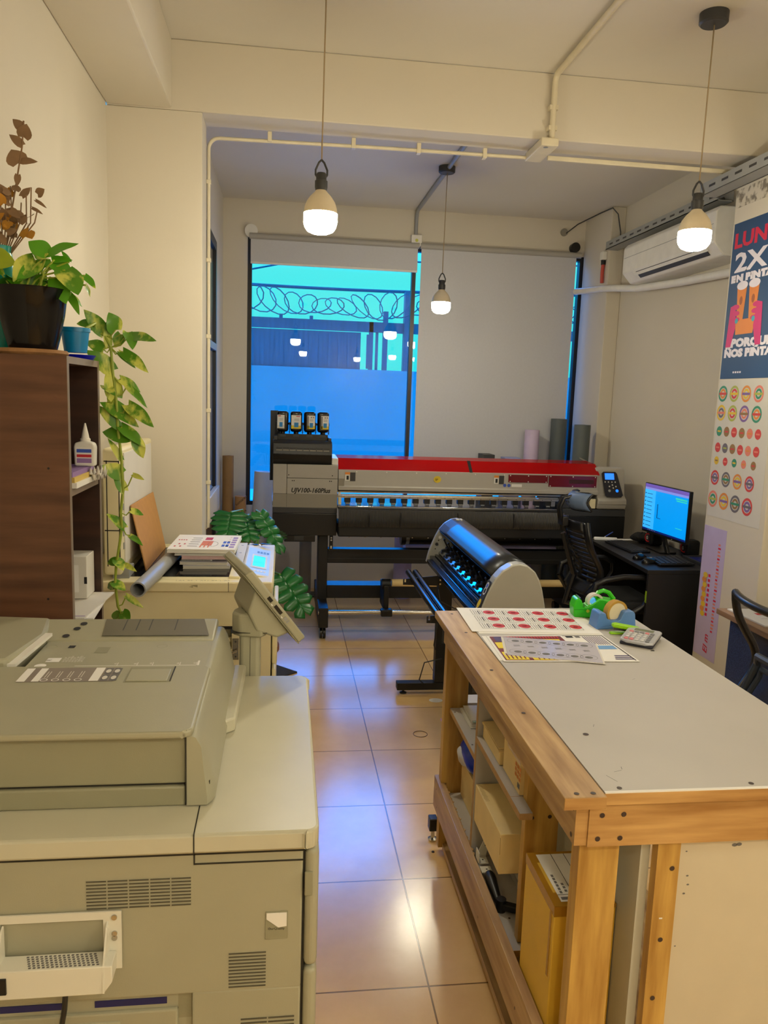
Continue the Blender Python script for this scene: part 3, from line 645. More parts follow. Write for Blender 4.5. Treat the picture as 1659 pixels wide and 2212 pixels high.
sheaf('flyer_stack', -.455, 3.14, -.185, 3.46, 1.0185, 1.034, -.03, PAPER, PAPER, 'white flyers printed with pink drawings on top of the magazine stack', flyer)
t = thing('key_ring', 'small bunch of keys lying on the ivory copier control panel', 'keys', (-.10, 3.60, .957))
BR = mat('brass', (190, 150, 70), .3, metal=1.0)
b = MB(STEEL); b.tube(arc((-.105, 3.615, .962), .012, 0, 2 * math.pi, 14, X, Y), .0013, n=6, caps=False); b.build('ring', t)
for k, (aa, mm) in enumerate([(2.4, BLACKPL), (3.3, BLACKPL), (.2, BR), (-.5, DARKGREY), (5.4, BLACKPL)]):
    d_ = Vector((math.cos(aa), math.sin(aa) * .6, 0)); s_ = Z.cross(d_).normalized(); q = Vector((-.105, 3.615, .9605 + k * .002)) + d_ * .012
    b = MB(mm); b.prism([q + s_ * .009, q + d_ * .016 + s_ * .010, q + d_ * .018 + s_ * .003, q + d_ * .042 + s_ * .003, q + d_ * .045, q + d_ * .042 - s_ * .003, q + d_ * .018 - s_ * .003, q + d_ * .016 - s_ * .010, q - s_ * .009], (0, 0, .002)); b.build('key', t)

# ------------------------------------------------------------------ BOOKSHELF
t = thing('bookshelf', 'tall dark brown laminate bookshelf with plants on top at left', 'bookshelf', (-.67, 2.22, 0))
SX0, SX1, SY0, SY1, ST = -.80, -.54, 2.05, 2.39, 1.742
def shelfpanel(nm, a, c, edge=True):
    b = MB(SHELFWOOD); b.box(a, c)
    if edge: b.box((c[0], a[1], a[2]), (c[0] + .0012, c[1], c[2]), SHELFEDGE)
    return b
b = shelfpanel('s', (SX0, SY0, 0), (SX1, SY0 + .018, ST))
for xx, zz in ((-.59, 1.46), (-.60, 1.12)): b.disc((xx, SY0 - .0004, zz), X, Z, .003, m=INK)
b.build('side_panel', t)
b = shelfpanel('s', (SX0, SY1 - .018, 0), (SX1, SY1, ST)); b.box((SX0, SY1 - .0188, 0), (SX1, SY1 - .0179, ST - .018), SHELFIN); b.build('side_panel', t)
shelfpanel('s', (SX0, SY0 + .018, ST - .018), (SX1, SY1 - .018, ST)).build('top_panel', t)
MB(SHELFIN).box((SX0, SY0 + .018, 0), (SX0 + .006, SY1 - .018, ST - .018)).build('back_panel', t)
for zz in (1.385, 1.03, .68, .33, .06): shelfpanel('s', (SX0 + .006, SY0 + .018, zz), (SX1 - .004, SY1 - .018, zz + .018)).build('shelf', t)
# things on its shelves
b = MB(PAPER); b.box((-.72, 2.10, 1.4035), (-.535, 2.345, 1.418)); b.box((-.715, 2.10, 1.418), (-.54, 2.34, 1.432), mat('yellow_pad_edge', (206, 178, 96), .6)); b.box((-.715, 2.10, 1.432), (-.545, 2.335, 1.445), PURP)
tag(b.build('notepad_pile'), 'small pile of yellow and purple notepads under the glue bottle', 'notepads')
b = MB(PAPER2); random.seed(5)
pts = []
b.grid(lambda u, v: Vector((-.54 + .03 * u, 2.25 + .09 * v, 1.405 + .022 * math.sin(u * 9 + v * 7) * math.sin(v * 11) + .02)), 8, 10)
tag(b.build('crumpled_plastic', solid=.001), 'crumpled clear plastic on the shelf edge below the glue bottle', 'plastic')
t = thing('glue_bottle', 'white glue bottle with pointed cap on the bookshelf', 'bottle', (-.557, 2.30, 1.4455))
b = MB(WHITEPL); b.prism([(-.584, 2.272, 1.4455), (-.530, 2.272, 1.4455), (-.528, 2.272, 1.50), (-.532, 2.272, 1.511), (-.549, 2.272, 1.516), (-.565, 2.272, 1.516), (-.582, 2.272, 1.511), (-.586, 2.272, 1.50)], (0, .034, 0), bev=.005, seg=3); b.build('body', t)
b = MB(PAPER); b.rect((-.579, 2.2715, 1.452), X, Z, .044, .046, PAPER, lift=.0003); b.rect((-.577, 2.2715, 1.484), X, Z, .040, .010, BLUEP, lift=.0006); b.rect((-.577, 2.2715, 1.471), X, Z, .04, .008, REDINK, lift=.0006); b.rect((-.577, 2.2715, 1.455), X, Z, .04, .013, PURP, lift=.0006); b.build('label_sheet', t)
MB(WHITEPL).lathe([(.014, 1.513), (.014, 1.522), (.011, 1.524), (.009, 1.535), (.003, 1.562), (.002, 1.566), (0, 1.566)], (-.557, 2.289, 0), n=20).build('cap', t)
b = MB(PAPER2); b.box((-.70, 2.275, 1.0605), (-.558, 2.365, 1.185), bev=.002); b.box((-.565, 2.2735, 1.105), (-.5575, 2.2755, 1.125), INK); b.rect((-.64, 2.2748, 1.08), X, Z, .06, .08, PAPER, lift=.0004)
tag(b.build('cardboard_box'), 'small off white box on the lower bookshelf shelf', 'box')
b = MB(PAPER); b.prism([(-.70, 2.09, 1.0487), (-.50, 2.10, 1.0487), (-.515, 2.365, 1.0487), (-.70, 2.365, 1.0487)], (0, 0, .006)); b.prism([(-.70, 2.08, 1.055), (-.52, 2.085, 1.055), (-.50, 2.36, 1.055), (-.70, 2.36, 1.055)], (0, 0, .004), PAPER2)
b.rect((-.572, 2.10, 1.0592), X, Y, .05, .006, PURP)
tag(b.build('paper_sheaf'), 'sheaf of white paper sticking out of the lower bookshelf shelf', 'papers')
# ------------------------------------------------------------------ PLANTS ON THE BOOKSHELF
POTHOS = mat('variegated_pothos_leaf', (84, 140, 22), .38, rgb2=(206, 212, 96), lo=.50, hi=.60, scale=22, stretch=(1, 1, .45), detail=5)
POTHOSD = mat('green_pothos_leaf', (80, 150, 12), .36, rgb2=(176, 204, 56), lo=.60, hi=.68, scale=18, detail=4)
STEMM = mat('yellow_green_stem', (148, 164, 52), .5)
def leaf(b, base, tip, width, m, hint, droop=.12, fold=.12, nu=9, nv=6):
    width = width * 1.22
    base, tip = Vector(base), Vector(tip); d = tip - base; L = d.length; d.normalize()
    n = Vector(hint); n = (n - d * n.dot(d)).normalized(); sd = d.cross(n)
    mi = b._m(m); V = []
    for i in range(nu + 1):
        t_ = i / nu; wv = width / 2 * (math.sin(math.pi * min(1, (.12 + .88 * t_)) ** .78) ** .85 if t_ < 1 else 0) * (1.06 - .1 * t_)
        row = []
        for j in range(-nv // 2, nv // 2 + 1):
            s_ = j / (nv / 2)
            back = -.13 * L * abs(s_) * (1 - t_) ** 4
            p = base + d * (L * t_ + back) + sd * (s_ * wv) + n * (fold * abs(s_) ** 1.4 * wv - droop * L * (t_ - .35) ** 2 - .02 * L * math.sin(t_ * 9) * abs(s_))
            row.append(b.bm.verts.new(p))
        V.append(row)
    for i in range(nu):
        for j in range(nv):
            f = b.bm.faces.new((V[i][j], V[i][j + 1], V[i + 1][j + 1], V[i + 1][j])); f.material_index = mi; f.smooth = True
POT= [((-0.633, 2.14, 1.98), (-0.681, 2.109, 1.925), 0.051), ((-0.607, 2.14, 1.998), (-0.646, 2.134, 2.027), 0.045), ((-0.602, 2.14, 1.999), (-0.525, 2.12, 2.028), 0.025), ((-0.629, 2.14, 1.946), (-0.663, 2.138, 1.887), 0.051), ((-0.619, 2.14, 1.922), (-0.623, 2.14, 1.877), 0.037), ((-0.58, 2.14, 1.94), (-0.551, 2.095, 1.877), 0.045), ((-0.561, 2.14, 1.96), (-0.518, 2.091, 1.897), 0.054), ((-0.592, 2.14, 1.977), (-0.549, 2.157, 1.966), 0.042), ((-0.624, 2.14, 1.97), (-0.671, 2.111, 1.929), 0.033), ((-0.552, 2.14, 1.901), (-0.521, 2.109, 1.851), 0.018), ((-0.549, 2.14, 1.901), (-0.526, 2.17, 1.874), 0.012), ((-0.513, 2.14, 1.949), (-0.484, 2.128, 1.918), 0.018), ((-0.511, 2.14, 1.925), (-0.502, 2.157, 1.898), 0.012), ((-0.587, 2.14, 1.984), (-0.54, 2.128, 1.985), 0.018), ((-0.55, 2.14, 1.982), (-0.57, 2.141, 2.009), 0.01), ((-0.613, 2.14, 1.989), (-0.62, 2.102, 1.98), 0.027), ((-0.608, 2.14, 1.987), (-0.622, 2.141, 1.962), 0.027), ((-0.681, 2.14, 1.914), (-0.718, 2.159, 1.941), 0.007), ((-0.625, 2.14, 1.924), (-0.609, 2.132, 1.951), 0.018)]
VINE= [((-0.533, 2.43, 1.828), (-0.579, 2.399, 1.888), 0.037), ((-0.57, 2.43, 1.852), (-0.608, 2.424, 1.849), 0.02), ((-0.499, 2.43, 1.836), (-0.51, 2.41, 1.884), 0.048), ((-0.519, 2.43, 1.791), (-0.525, 2.428, 1.858), 0.02), ((-0.484, 2.43, 1.824), (-0.502, 2.43, 1.784), 0.027), ((-0.462, 2.43, 1.831), (-0.44, 2.385, 1.784), 0.034), ((-0.458, 2.43, 1.822), (-0.376, 2.381, 1.81), 0.029), ((-0.534, 2.43, 1.778), (-0.589, 2.447, 1.806), 0.036), ((-0.511, 2.43, 1.718), (-0.574, 2.401, 1.775), 0.044), ((-0.478, 2.43, 1.774), (-0.4, 2.399, 1.717), 0.032), ((-0.488, 2.43, 1.77), (-0.444, 2.46, 1.727), 0.017), ((-0.502, 2.43, 1.64), (-0.522, 2.418, 1.714), 0.048), ((-0.486, 2.43, 1.694), (-0.429, 2.447, 1.659), 0.026), ((-0.467, 2.43, 1.675), (-0.406, 2.418, 1.613), 0.02), ((-0.526, 2.43, 1.625), (-0.434, 2.431, 1.553), 0.041), ((-0.465, 2.43, 1.617), (-0.385, 2.392, 1.556), 0.036), ((-0.497, 2.43, 1.555), (-0.558, 2.431, 1.617), 0.027), ((-0.463, 2.43, 1.526), (-0.548, 2.449, 1.536), 0.048), ((-0.485, 2.43, 1.552), (-0.414, 2.422, 1.495), 0.031), ((-0.444, 2.43, 1.514), (-0.424, 2.439, 1.457), 0.031), ((-0.489, 2.43, 1.456), (-0.527, 2.434, 1.518), 0.017), ((-0.533, 2.43, 1.673), (-0.493, 2.385, 1.646), 0.024), ((-0.487, 2.43, 1.409), (-0.538, 2.399, 1.436), 0.04), ((-0.481, 2.43, 1.359), (-0.509, 2.424, 1.413), 0.027), ((-0.454, 2.43, 1.408), (-0.418, 2.41, 1.395), 0.013), ((-0.482, 2.43, 1.245), (-0.532, 2.428, 1.29), 0.024), ((-0.461, 2.43, 1.298), (-0.424, 2.43, 1.284), 0.018), ((-0.465, 2.43, 1.22), (-0.421, 2.385, 1.201), 0.016), ((-0.506, 2.43, 1.144), (-0.477, 2.381, 1.124), 0.027), ((-0.503, 2.43, 1.142), (-0.54, 2.447, 1.125), 0.022), ((-0.482, 2.43, 1.129), (-0.443, 2.401, 1.114), 0.014), ((-0.515, 2.43, 1.072), (-0.475, 2.399, 1.054), 0.027), ((-0.511, 2.43, 1.066), (-0.547, 2.46, 1.045), 0.022), ((-0.479, 2.43, 1.029), (-0.425, 2.418, 0.993), 0.016), ((-0.497, 2.43, 0.978), (-0.518, 2.447, 0.943), 0.037), ((-0.491, 2.43, 0.976), (-0.467, 2.418, 0.953), 0.029)]
STEM= [(-0.564, 2.43, 1.835), (-0.531, 2.43, 1.819), (-0.513, 2.43, 1.785), (-0.508, 2.43, 1.706), (-0.501, 2.43, 1.642), (-0.498, 2.43, 1.593), (-0.497, 2.43, 1.551), (-0.488, 2.43, 1.463), (-0.484, 2.43, 1.363), (-0.492, 2.43, 1.29), (-0.489, 2.43, 1.247), (-0.496, 2.43, 1.199), (-0.508, 2.43, 1.125), (-0.512, 2.43, 1.07), (-0.505, 2.43, 0.995), (-0.497, 2.43, 0.977)]
VIEW = Vector((.3, -.93, .2))
t = thing('potted_pothos', 'green pothos in a glossy black pot on the bookshelf top', 'plant', (-.645, 2.14, 1.757), 'pothos plants on the bookshelf')
GLOSSBLK = mat('glossy_black_glaze', (13, 12, 14), .14, var=.1, spec=.35)
b = MB(GLOSSBLK); b.lathe([(0, 0), (.058, 0), (.066, .03), (.079, .09), (.087, .15), (.089, .152), (.083, .152), (.079, .13), (0, .13)], (-.645, 2.14, 1.7575), n=40); pt0 = b.build('pot', t)
MB(mat('potting_soil', (44, 32, 24), .95, bump=.6)).disc((-.645, 2.14, 1.8895), X, Y, .078).build('soil', pt0)
b = MB(POTHOSD)
rnd = random.Random(11)
for i, (p, q, wd) in enumerate(POT):
    leaf(b, p, q, wd, POTHOSD if i % 3 else POTHOS, VIEW + Vector((rnd.uniform(-.4, .4), 0, rnd.uniform(.1, .7))), droop=rnd.uniform(.05, .25))
for k in range(8):
    a = k * .8 + .3; p = Vector((-.645 + .03 * math.cos(a), 2.17 + .03 * math.sin(a), 1.93)); leaf(b, p, p + Vector((.07 * math.cos(a), .05 + .05 * math.sin(a), .02 - .03 * (k % 3))), .055, POTHOSD, Z + X * .2)
b.build('foliage', t)
b = MB(STEMM)
for i, (p, q, wd) in enumerate(POT):
    c = Vector((-.64 + .02 * math.sin(i * 2.1), 2.14 + .02 * math.cos(i * 1.7), 1.892)); p = Vector(p)
    b.tube([c, c * .6 + p * .4 + Vector((0, 0, .025)), p], .0025, n=6)
b.build('stems', t)
b = MB(mat('cork_mat', (150, 110, 70), .85, var=.12, scale=60)); b.lathe([(0, 0), (.085, 0), (.091, .006), (.087, .0145), (0, .0145)], (-.65, 2.14, 1.7425), n=36)
tag(b.build('cork_mat'), 'round cork mat under the black pot', 'mat')
t = thing('trailing_pothos', 'variegated pothos trailing from a small blue pot down the bookshelf end', 'plant', (-.583, 2.31, 1.757), 'pothos plants on the bookshelf')
BLUEPOT = mat('bright_blue_plastic', (0, 128, 190), .35)
b = MB(BLUEPOT); b.lathe([(0, 0), (.030, 0), (.037, .055), (.037, .057), (.040, .057), (.040, .068), (.036, .068), (.034, .055), (0, .055)], (-.583, 2.31, 1.7605), n=32); b.build('pot', t)
b = MB(POTHOS); rnd = random.Random(4)
for i, (p, q, wd) in enumerate(VINE):
    leaf(b, p, q, wd, POTHOS, VIEW + Vector((rnd.uniform(-.3, .4), 0, rnd.uniform(.0, .45))), droop=rnd.uniform(.05, .3))
b.build('foliage', t)
b = MB(STEMM); st = [Vector((-.575, 2.33, 1.82)), Vector((-.55, 2.40, 1.85))] + [Vector(p) for p in STEM]
b.tube(st, .0042, n=8)
for i, (p, q, wd) in enumerate(VINE):
    p = Vector(p); j = min(range(len(st)), key=lambda k: (st[k] - p).length); b.tube([st[j], (st[j] + p) / 2 + Vector((0, 0, -.012)), p], .002, n=6)
b.build('vine', t)
b = MB(mat('deep_blue_saucer', (10, 20, 190), .35)); b.lathe([(0, 0), (.044, 0), (.052, .012), (.049, .0125), (.043, .004), (0, .004)], (-.583, 2.32, 1.7425 + .0135 * 0), n=32, mats=None)
tag(b.build('saucer'), 'deep blue plastic saucer under the small blue pot', 'saucer')
t = thing('dried_flower_vase', 'teal vase of dried brown flowers behind the black pot', 'vase', (-.752, 2.25, 1.742))
TEAL = mat('teal_glaze', (0, 150, 140), .3)
b = MB(TEAL); b.lathe([(0, 0), (.034, 0), (.042, .05), (.046, .12), (.042, .19), (.030, .25), (.026, .27), (.028, .285), (.024, .285), (.022, .26), (0, .25)], (-.752, 2.25, 1.7425), n=32); b.build('vase_body', t)
DRY = mat('dried_leaf', (132, 104, 76), .8, var=.2); DRY2 = mat('ochre_dried_flower', (176, 124, 40), .8, var=.2)
b = MB(DRY); rnd = random.Random(8)
for k in range(46):
    a = rnd.uniform(-.3, 2.6); r_ = rnd.uniform(.01, .085); z_ = rnd.uniform(2.05, 2.17)
    p = Vector((-.74 + r_ * math.cos(a) * .8, 2.25 - r_ * math.sin(a) * .5, z_)); leaf(b, p, p + Vector((rnd.uniform(-.02, .03), rnd.uniform(-.02, .02), rnd.uniform(-.035, .03))), rnd.uniform(.012, .026), DRY2 if k % 3 == 0 else DRY, VIEW, nu=4, nv=4)
for (x_, z_, dx, dz, w_) in [(-.688, 2.325, -.02, .02, .022), (-.686, 2.305, .012, .03, .03), (-.69, 2.285, -.028, .022, .02), (-.70, 2.24, -.014, .03, .045), (-.695, 2.245, .045, .0, .016), (-.703, 2.21, 0, -.03, .014), (-.655, 2.165, .02, .012, .02), (-.66, 2.15, .03, -.02, .008), (-.67, 2.13, .03, -.016, .008)]:
    leaf(b, (x_, 2.25, z_), (x_ + dx, 2.24, z_ + dz), w_, DRY, VIEW, nu=5, nv=4)
b.build('dried_leaves', t)
b = MB(DRY)
b.tube([(-.745, 2.25, 2.0), (-.715, 2.25, 2.15), (-.69, 2.25, 2.28), (-.684, 2.25, 2.345)], .0022, n=5)
for k in range(9): b.tube([(-.75 + .002 * k, 2.25, 2.0), (-.757 + .012 * k, 2.25 - .006 * (k % 3), 2.09), (-.76 + .013 * k, 2.245, 2.12 + .02 * (k % 4))], .0018, n=5)
b.build('dried_stems', t)
t = thing('yellow_leaf_sprig', 'yellow green leaf sprig in front of the teal vase at the left edge', 'plant', (-.735, 2.17, 1.9))
b = MB(POTHOS); leaf(b, (-.755, 2.17, 1.985), (-.685, 2.15, 1.972), .05, mat('yellow_green_leaf', (150, 170, 20), .4), VIEW); leaf(b, (-.76, 2.17, 1.97), (-.715, 2.16, 1.945), .03, POTHOS, VIEW); b.build('foliage', t)
b = MB(STEMM); b.tube([(-.69, 2.15, 1.9), (-.72, 2.165, 1.94), (-.755, 2.17, 1.985)], .002, n=6); b.build('stems', t)

# ------------------------------------------------------------------ MONSTERA behind the old copier
t = thing('monstera', 'potted monstera with split dark green leaves behind the ivory copier', 'plant', (-.16, 4.22, 0))
MON = mat('monstera_leaf', (24, 96, 40), .34, var=.2, scale=9)
b = MB(mat('terracotta_pot', (140, 84, 60), .7)); b.lathe([(0, 0), (.10, 0), (.14, .25), (.15, .25), (.15, .28), (.135, .28), (.13, .25), (0, .25)], (-.16, 4.22, 0), n=32); b.build('pot', t)
def monleaf(b, base, tip, width, hint, droop=.2):
    base, tip = Vector(base), Vector(tip); d = tip - base; L = d.length; d.normalize(); n = Vector(hint); n = (n - d * n.dot(d)).normalized(); sd = d.cross(n); mi = b._m(MON)
    def P(u, s): return base + d * (L * u) + sd * s + n * (-droop * L * (u - .3) ** 2 - .25 * s * s / width)
    # half outline: heart shaped, broad near the stem; lobes are cut in from the margin half way to the midrib
    K = 5
    def edge(u): return width / 2 * (math.sin(math.pi * min(1.0, .22 + .78 * u)) ** .62 if u < .995 else .03)
    for sg in (-1, 1):
        for k in range(K):
            r0, r1 = k / K, (k + 1) / K                    # where the lobe leaves the midrib
            prev = None
            for q in range(8):
                f = q / 7; cut = 0 if f < .5 else .012 * min(1, (f - .5) / .15)
                back = 0; ba_, bb_ = (-.16 + .34 * r0) * f, (-.16 + .34 * r1) * f       # lobes near the stem sweep back, those near the tip forward
                ua, ub = r0 + ba_ + cut, r1 + bb_ - cut
                if f > .8: c_ = (ua + ub) / 2 + .03 * (f - .8) / .2; sq = 1 - .6 * ((f - .8) / .2) ** 1.6; ua, ub = c_ + (ua - c_) * sq, c_ + (ub - c_) * sq
                wa_, wb_ = edge(r0 + .0) * f * sg, edge(min(.97, r1)) * f * sg
                row = [b.bm.verts.new(P(ua, wa_)), b.bm.verts.new(P((ua + ub) / 2, (wa_ + wb_) / 2 * (1 + .06 * f))), b.bm.verts.new(P(ub, wb_))]
                if prev:
                    for c in range(2):
                        fc = b.bm.faces.new((prev[c], prev[c + 1], row[c + 1], row[c])); fc.material_index = mi; fc.smooth = True
                prev = row
ms = []
for (ba, ti, wd, hi, dr) in [((-.265, 4.0, 1.055), (-.275, 3.88, .965), .19, (.0, -.75, .65), .1), ((-.195, 4.0, 1.03), (-.16, 3.88, .945), .16, (.1, -.75, .65), .1), ((-.115, 3.98, 1.055), (-.005, 3.90, .89), .13, (.5, -.6, .6), .1), ((-.01, 3.98, .735), (.12, 3.86, .575), .2, (.3, -.8, .5), .12), ((-.30, 4.2, .95), (-.38, 4.3, .85), .16, (-.3, 0, 1), .2), ((-.1, 4.4, .9), (-.02, 4.52, .84), .18, (0, .4, 1), .2)]:
    b = MB(MON); monleaf(b, ba, ti, wd, hi, dr); b.build('leaf', t, solid=.0006)
    ms.append(ba)
b = MB(mat('monstera_stem', (96, 140, 60), .5))
for k, p in enumerate(ms):
    p = Vector(p); b.tube([(-.17 + .02 * k / 3, 4.22, .24), (-.165, 4.21, .5 + .02 * k), (p + Vector((-.16, 4.22, p.z))) / 2 if False else (Vector((-.16, 4.2, p.z)) * .5 + p * .5) + Vector((0, 0, .0)), p], .006, n=8)
b.build('stems', t)
# ================================================================== BACK OF THE SHOP: rolls beside the window
BACKG = 'material rolls standing along the back wall'
def roll(name, x, y, r, h, m, label, tilt=(0, 0), hole=True, z0=0.001):
    b = MB(m); top = Vector((x + tilt[0], y + tilt[1], h))
    ax = (top - Vector((x, y, z0))); L = ax.length
    b.lathe([(0, 0), (r, 0), (r, L), (r * .5, L), (r * .45, L - .05), (0, L - .05)], (x, y, z0), axis=ax, n=28)
    return tag(b.build(name), label, 'roll', BACKG)
roll('cardboard_tube', -.448, 6.40, .045, 1.15, CARDD, 'tall brown cardboard tube in the back left corner')
b = MB(mat('kraft_paper_roll', (182, 138, 90), .7)); b.cyl((-.345, 6.38, .001), (-.345, 6.38, .825), .046)
for k in range(6): b.text('kumares', (-.372, 6.334, .2 + k * .11), X + Z * .9, Z - X * .9, .032, INK, lift=.004)
tag(b.build('kraft_roll'), 'shorter kraft paper roll printed with slanted words', 'roll', BACKG)
roll('wrapped_roll', -.205, 6.34, .080, 1.03, mat('clear_wrapped_white_roll', (200, 202, 212), .25, var=.05, scale=5, bump=.4, bscale=14), 'white roll wrapped in clear plastic left of the large printer', tilt=(.05, .03))
roll('vinyl_roll', 2.10, 6.45, .062, 1.43, mat('lilac_vinyl', (206, 188, 218), .4), 'lilac vinyl roll behind the printer in front of the blind')
GRV = mat('slate_vinyl', (86, 94, 96), .5)
roll('vinyl_roll', 2.335, 6.46, .068, 1.53, GRV, 'slate grey vinyl roll left of the blind edge, behind the printer')
roll('vinyl_roll', 2.352, 5.965, .064, 1.50, GRV, 'slate grey vinyl roll right of the blind edge, by the pilaster')
b = MB(mat('lavender_box', (150, 160, 214), .5)); b.box((1.86, 6.40, .001), (2.0, 6.54, 1.19), bev=.004)
tag(b.build('tall_carton'), 'lavender blue carton peeking over the red printer cover', 'box')
b = MB(DARKGREY); b.box((1.66, 6.36, .001), (1.76, 6.54, 1.215), bev=.004)
tag(b.build('tall_carton'), 'dark grey carton peeking over the middle of the red printer cover', 'box')
b = MB(PRGREY2); b.cyl((.19, 6.36, .001), (.19, 6.36, .62), .05); b.box((.10, 6.28, .0005), (.30, 6.44, .012), DARKGREY)
tag(b.build('grey_post'), 'grey round post standing under the left end of the large printer', 'post')

# ================================================================== LARGE FORMAT PRINTER
FY = 5.32
t = thing('wide_format_printer', 'wide grey and black roll printer with a red cover along the back wall', 'printer', (1.2, 5.6, 0))
b = MB(PRGREY); b.box((-.072, FY, .986), (.022, 6.0, 1.19), bev=.006); b.box((.0235, FY, 1.096), (.371, 6.0, 1.19), bev=.004); b.box((.0235, FY, .986), (.371, 6.0, 1.094), bev=.003)
b.box((.327, FY + .01, 1.19), (.371, 5.7, 1.238), WHITEPL, bev=.006)
b.box((-.072, FY + .001, .893), (.022, 6.0, .986), PRGREY2); b.box((.0235, FY + .001, .893), (.371, 6.0, .986), PRGREY2)
b.box((-.07, FY + .006, .895), (.37, 5.9, 1.18), DARKLINE)
for xx, zz in ((.035, 1.117), (.333, 1.117), (.06, 1.078), (.072, 1.078), (.315, 1.078), (.327, 1.078)): b.disc((xx, FY - .0006, zz), X, Z, .004, m=INK, n=10)
b.text('UJV100-160Plus', (.054, FY - .0004, .998), X, Z, .044, INK, width=.268, shear=.25, bold=.0014, lift=.0004)
b.build('left_housing', t)
b = MB(DARKGREY); b.box((-.072, FY + .002, .852), (.371, 6.0, .892), bev=.004); b.box((-.072, FY + .006, .697), (.371, 6.0, .851), BLACKPL, bev=.004); b.box((.235, FY + .001, .868), (.237, FY + .003, .886), INK); b.build('lower_housing', t)
b = MB(BLACKPL); b.box((.01, FY + .02, .648), (.225, 5.7, .697), bev=.006); b.box((.08, FY + .015, .66), (.145, FY + .022, .692), DARKGREY); b.build('waste_ink_tray', t)
b = MB(BLACKPL)
b.prism([(-.074, 5.34, 1.19), (-.074, 5.30, 1.225), (-.074, 5.285, 1.26), (-.074, 5.31, 1.335), (-.074, 5.34, 1.352), (-.074, 5.56, 1.352), (-.074, 5.56, 1.19)], (.40, 0, 0), bev=.004)
b.box((-.07, 5.345, 1.35), (-.045, 5.56, 1.378), DARKGREY, bev=.003); b.box((.30, 5.345, 1.35), (.322, 5.56, 1.372), DARKGREY, bev=.003)
sl2 = Vector((0, .025, .075)).normalized()
for k in range(8):
    b.box((-.052 + k * .0455, 5.2865 + .008, 1.296), (-.052 + k * .0455 + .04, 5.30, 1.306), DARKGREY); b.box((-.052 + k * .0455, 5.290, 1.283), (-.052 + k * .0455 + .04, 5.30, 1.291), PRGREY2)
    b.disc((-.022 + k * .0435, 5.284, 1.2635), X, sl2, .014, .006, DARKGREY, n=4, lift=.003, inner=.8)
b.build('ink_unit', t)
b = MB(BLACKPL); b.box((-.045, 5.40, 1.35), (.30, 5.56, 1.392), bev=.003); b.box((-.045, 5.50, 1.45), (.315, 5.52, 1.465))
for k in range(5): b.box((-.058 + k * .091, 5.48, 1.39), (-.052 + k * .091, 5.53, 1.47))
for k in range(4): b.box((-.03 + k * .091, 5.395, 1.372), (.012 + k * .091, 5.402, 1.388), DARKGREY)
b.build('bottle_rack', t)
MB(DARKGREY).box((-.098, 5.57, 1.05), (.0, 5.60, 1.545), bev=.002).build('side_plate', t)
# red tinted cover
def red_mat():
    m = mat('red_tinted_acrylic', (200, 8, 16), .12, var=.02); nt_ = m.node_tree; bs = nt_.nodes['Principled BSDF']; out = nt_.nodes['Material Output']
    tr = nt_.nodes.new('ShaderNodeBsdfTransparent'); tr.inputs[0].default_value = (.75, .01, .015, 1); mx = nt_.nodes.new('ShaderNodeMixShader'); mx.inputs[0].default_value = .5
    nt_.links.new(tr.outputs[0], mx.inputs[1]); nt_.links.new(bs.outputs[0], mx.inputs[2]); nt_.links.new(mx.outputs[0], out.inputs['Surface']); return m
REDA = red_mat()
b = MB(REDA); b.prism([(.375, 5.335, 1.160), (.375, 5.345, 1.158), (.375, 5.44, 1.226), (.375, 5.62, 1.236), (.375, 5.62, 1.241), (.375, 5.435, 1.232)], (1.885, 0, 0)); rcv = b.build('red_cover', t)
b = MB(BLACKPL); b.prism([(1.30, 5.332, 1.159), (1.30, 5.432, 1.234), (1.30, 5.44, 1.226), (1.30, 5.343, 1.156)], (.022, 0, 0)); b.build('cover_hinge', rcv)
b = MB(PRGREY); b.prism([(.375, FY, 1.05), (.375, FY + .012, 1.16), (.375, 5.62, 1.185), (.375, 5.98, 1.15), (.375, 5.98, 1.02), (.375, FY - .012, 1.02), (.375, FY - .012, 1.045)], (1.87, 0, 0), bev=.003)
b.box((.3755, FY - .0055, 1.02), (.415, FY - .0005, 1.10), PRGREY2)
for k in range(9): b.disc((.50 + k * .21, FY + .0085, 1.150 - .002), X, Z, .004, m=WHITEPL, n=8, lift=.004)
yel = mat('yellow_sticker', (222, 196, 40), .5); orgs = mat('orange_label', (226, 140, 50), .5)
b.disc((1.068, FY + .003, 1.107), X, Z, .027, .024, yel, n=14, lift=.0035); b.text('SP', (1.052, FY - .002, 1.098), X, Z, .022, INK, lift=.0008)
for x0 in (.42, 1.475):
    b.rect((x0, FY - .0015, 1.085), X, Z, .034, .05, WHITEPL); b.rect((x0, FY - .0018, 1.128), X, Z, .034, .016, orgs); b.rect((x0 + .036, FY - .0015, 1.083), X, Z, .036, .06, DARKGREY)
    b.rect((x0 + .01, FY - .0019, 1.092), X, Z, .016, .028, INK)
for xx in (1.555, 1.585): b.disc((xx, FY - .0016, 1.075), X, Z, .012, m=BLUEP, n=12)
b.rect((1.605, FY - .0016, 1.065), X, Z, .075, .02, PAPER)
b.build('front_cover', t)
REDP = mat('dark_red_acrylic_panel', (110, 10, 24), .2, var=.05)
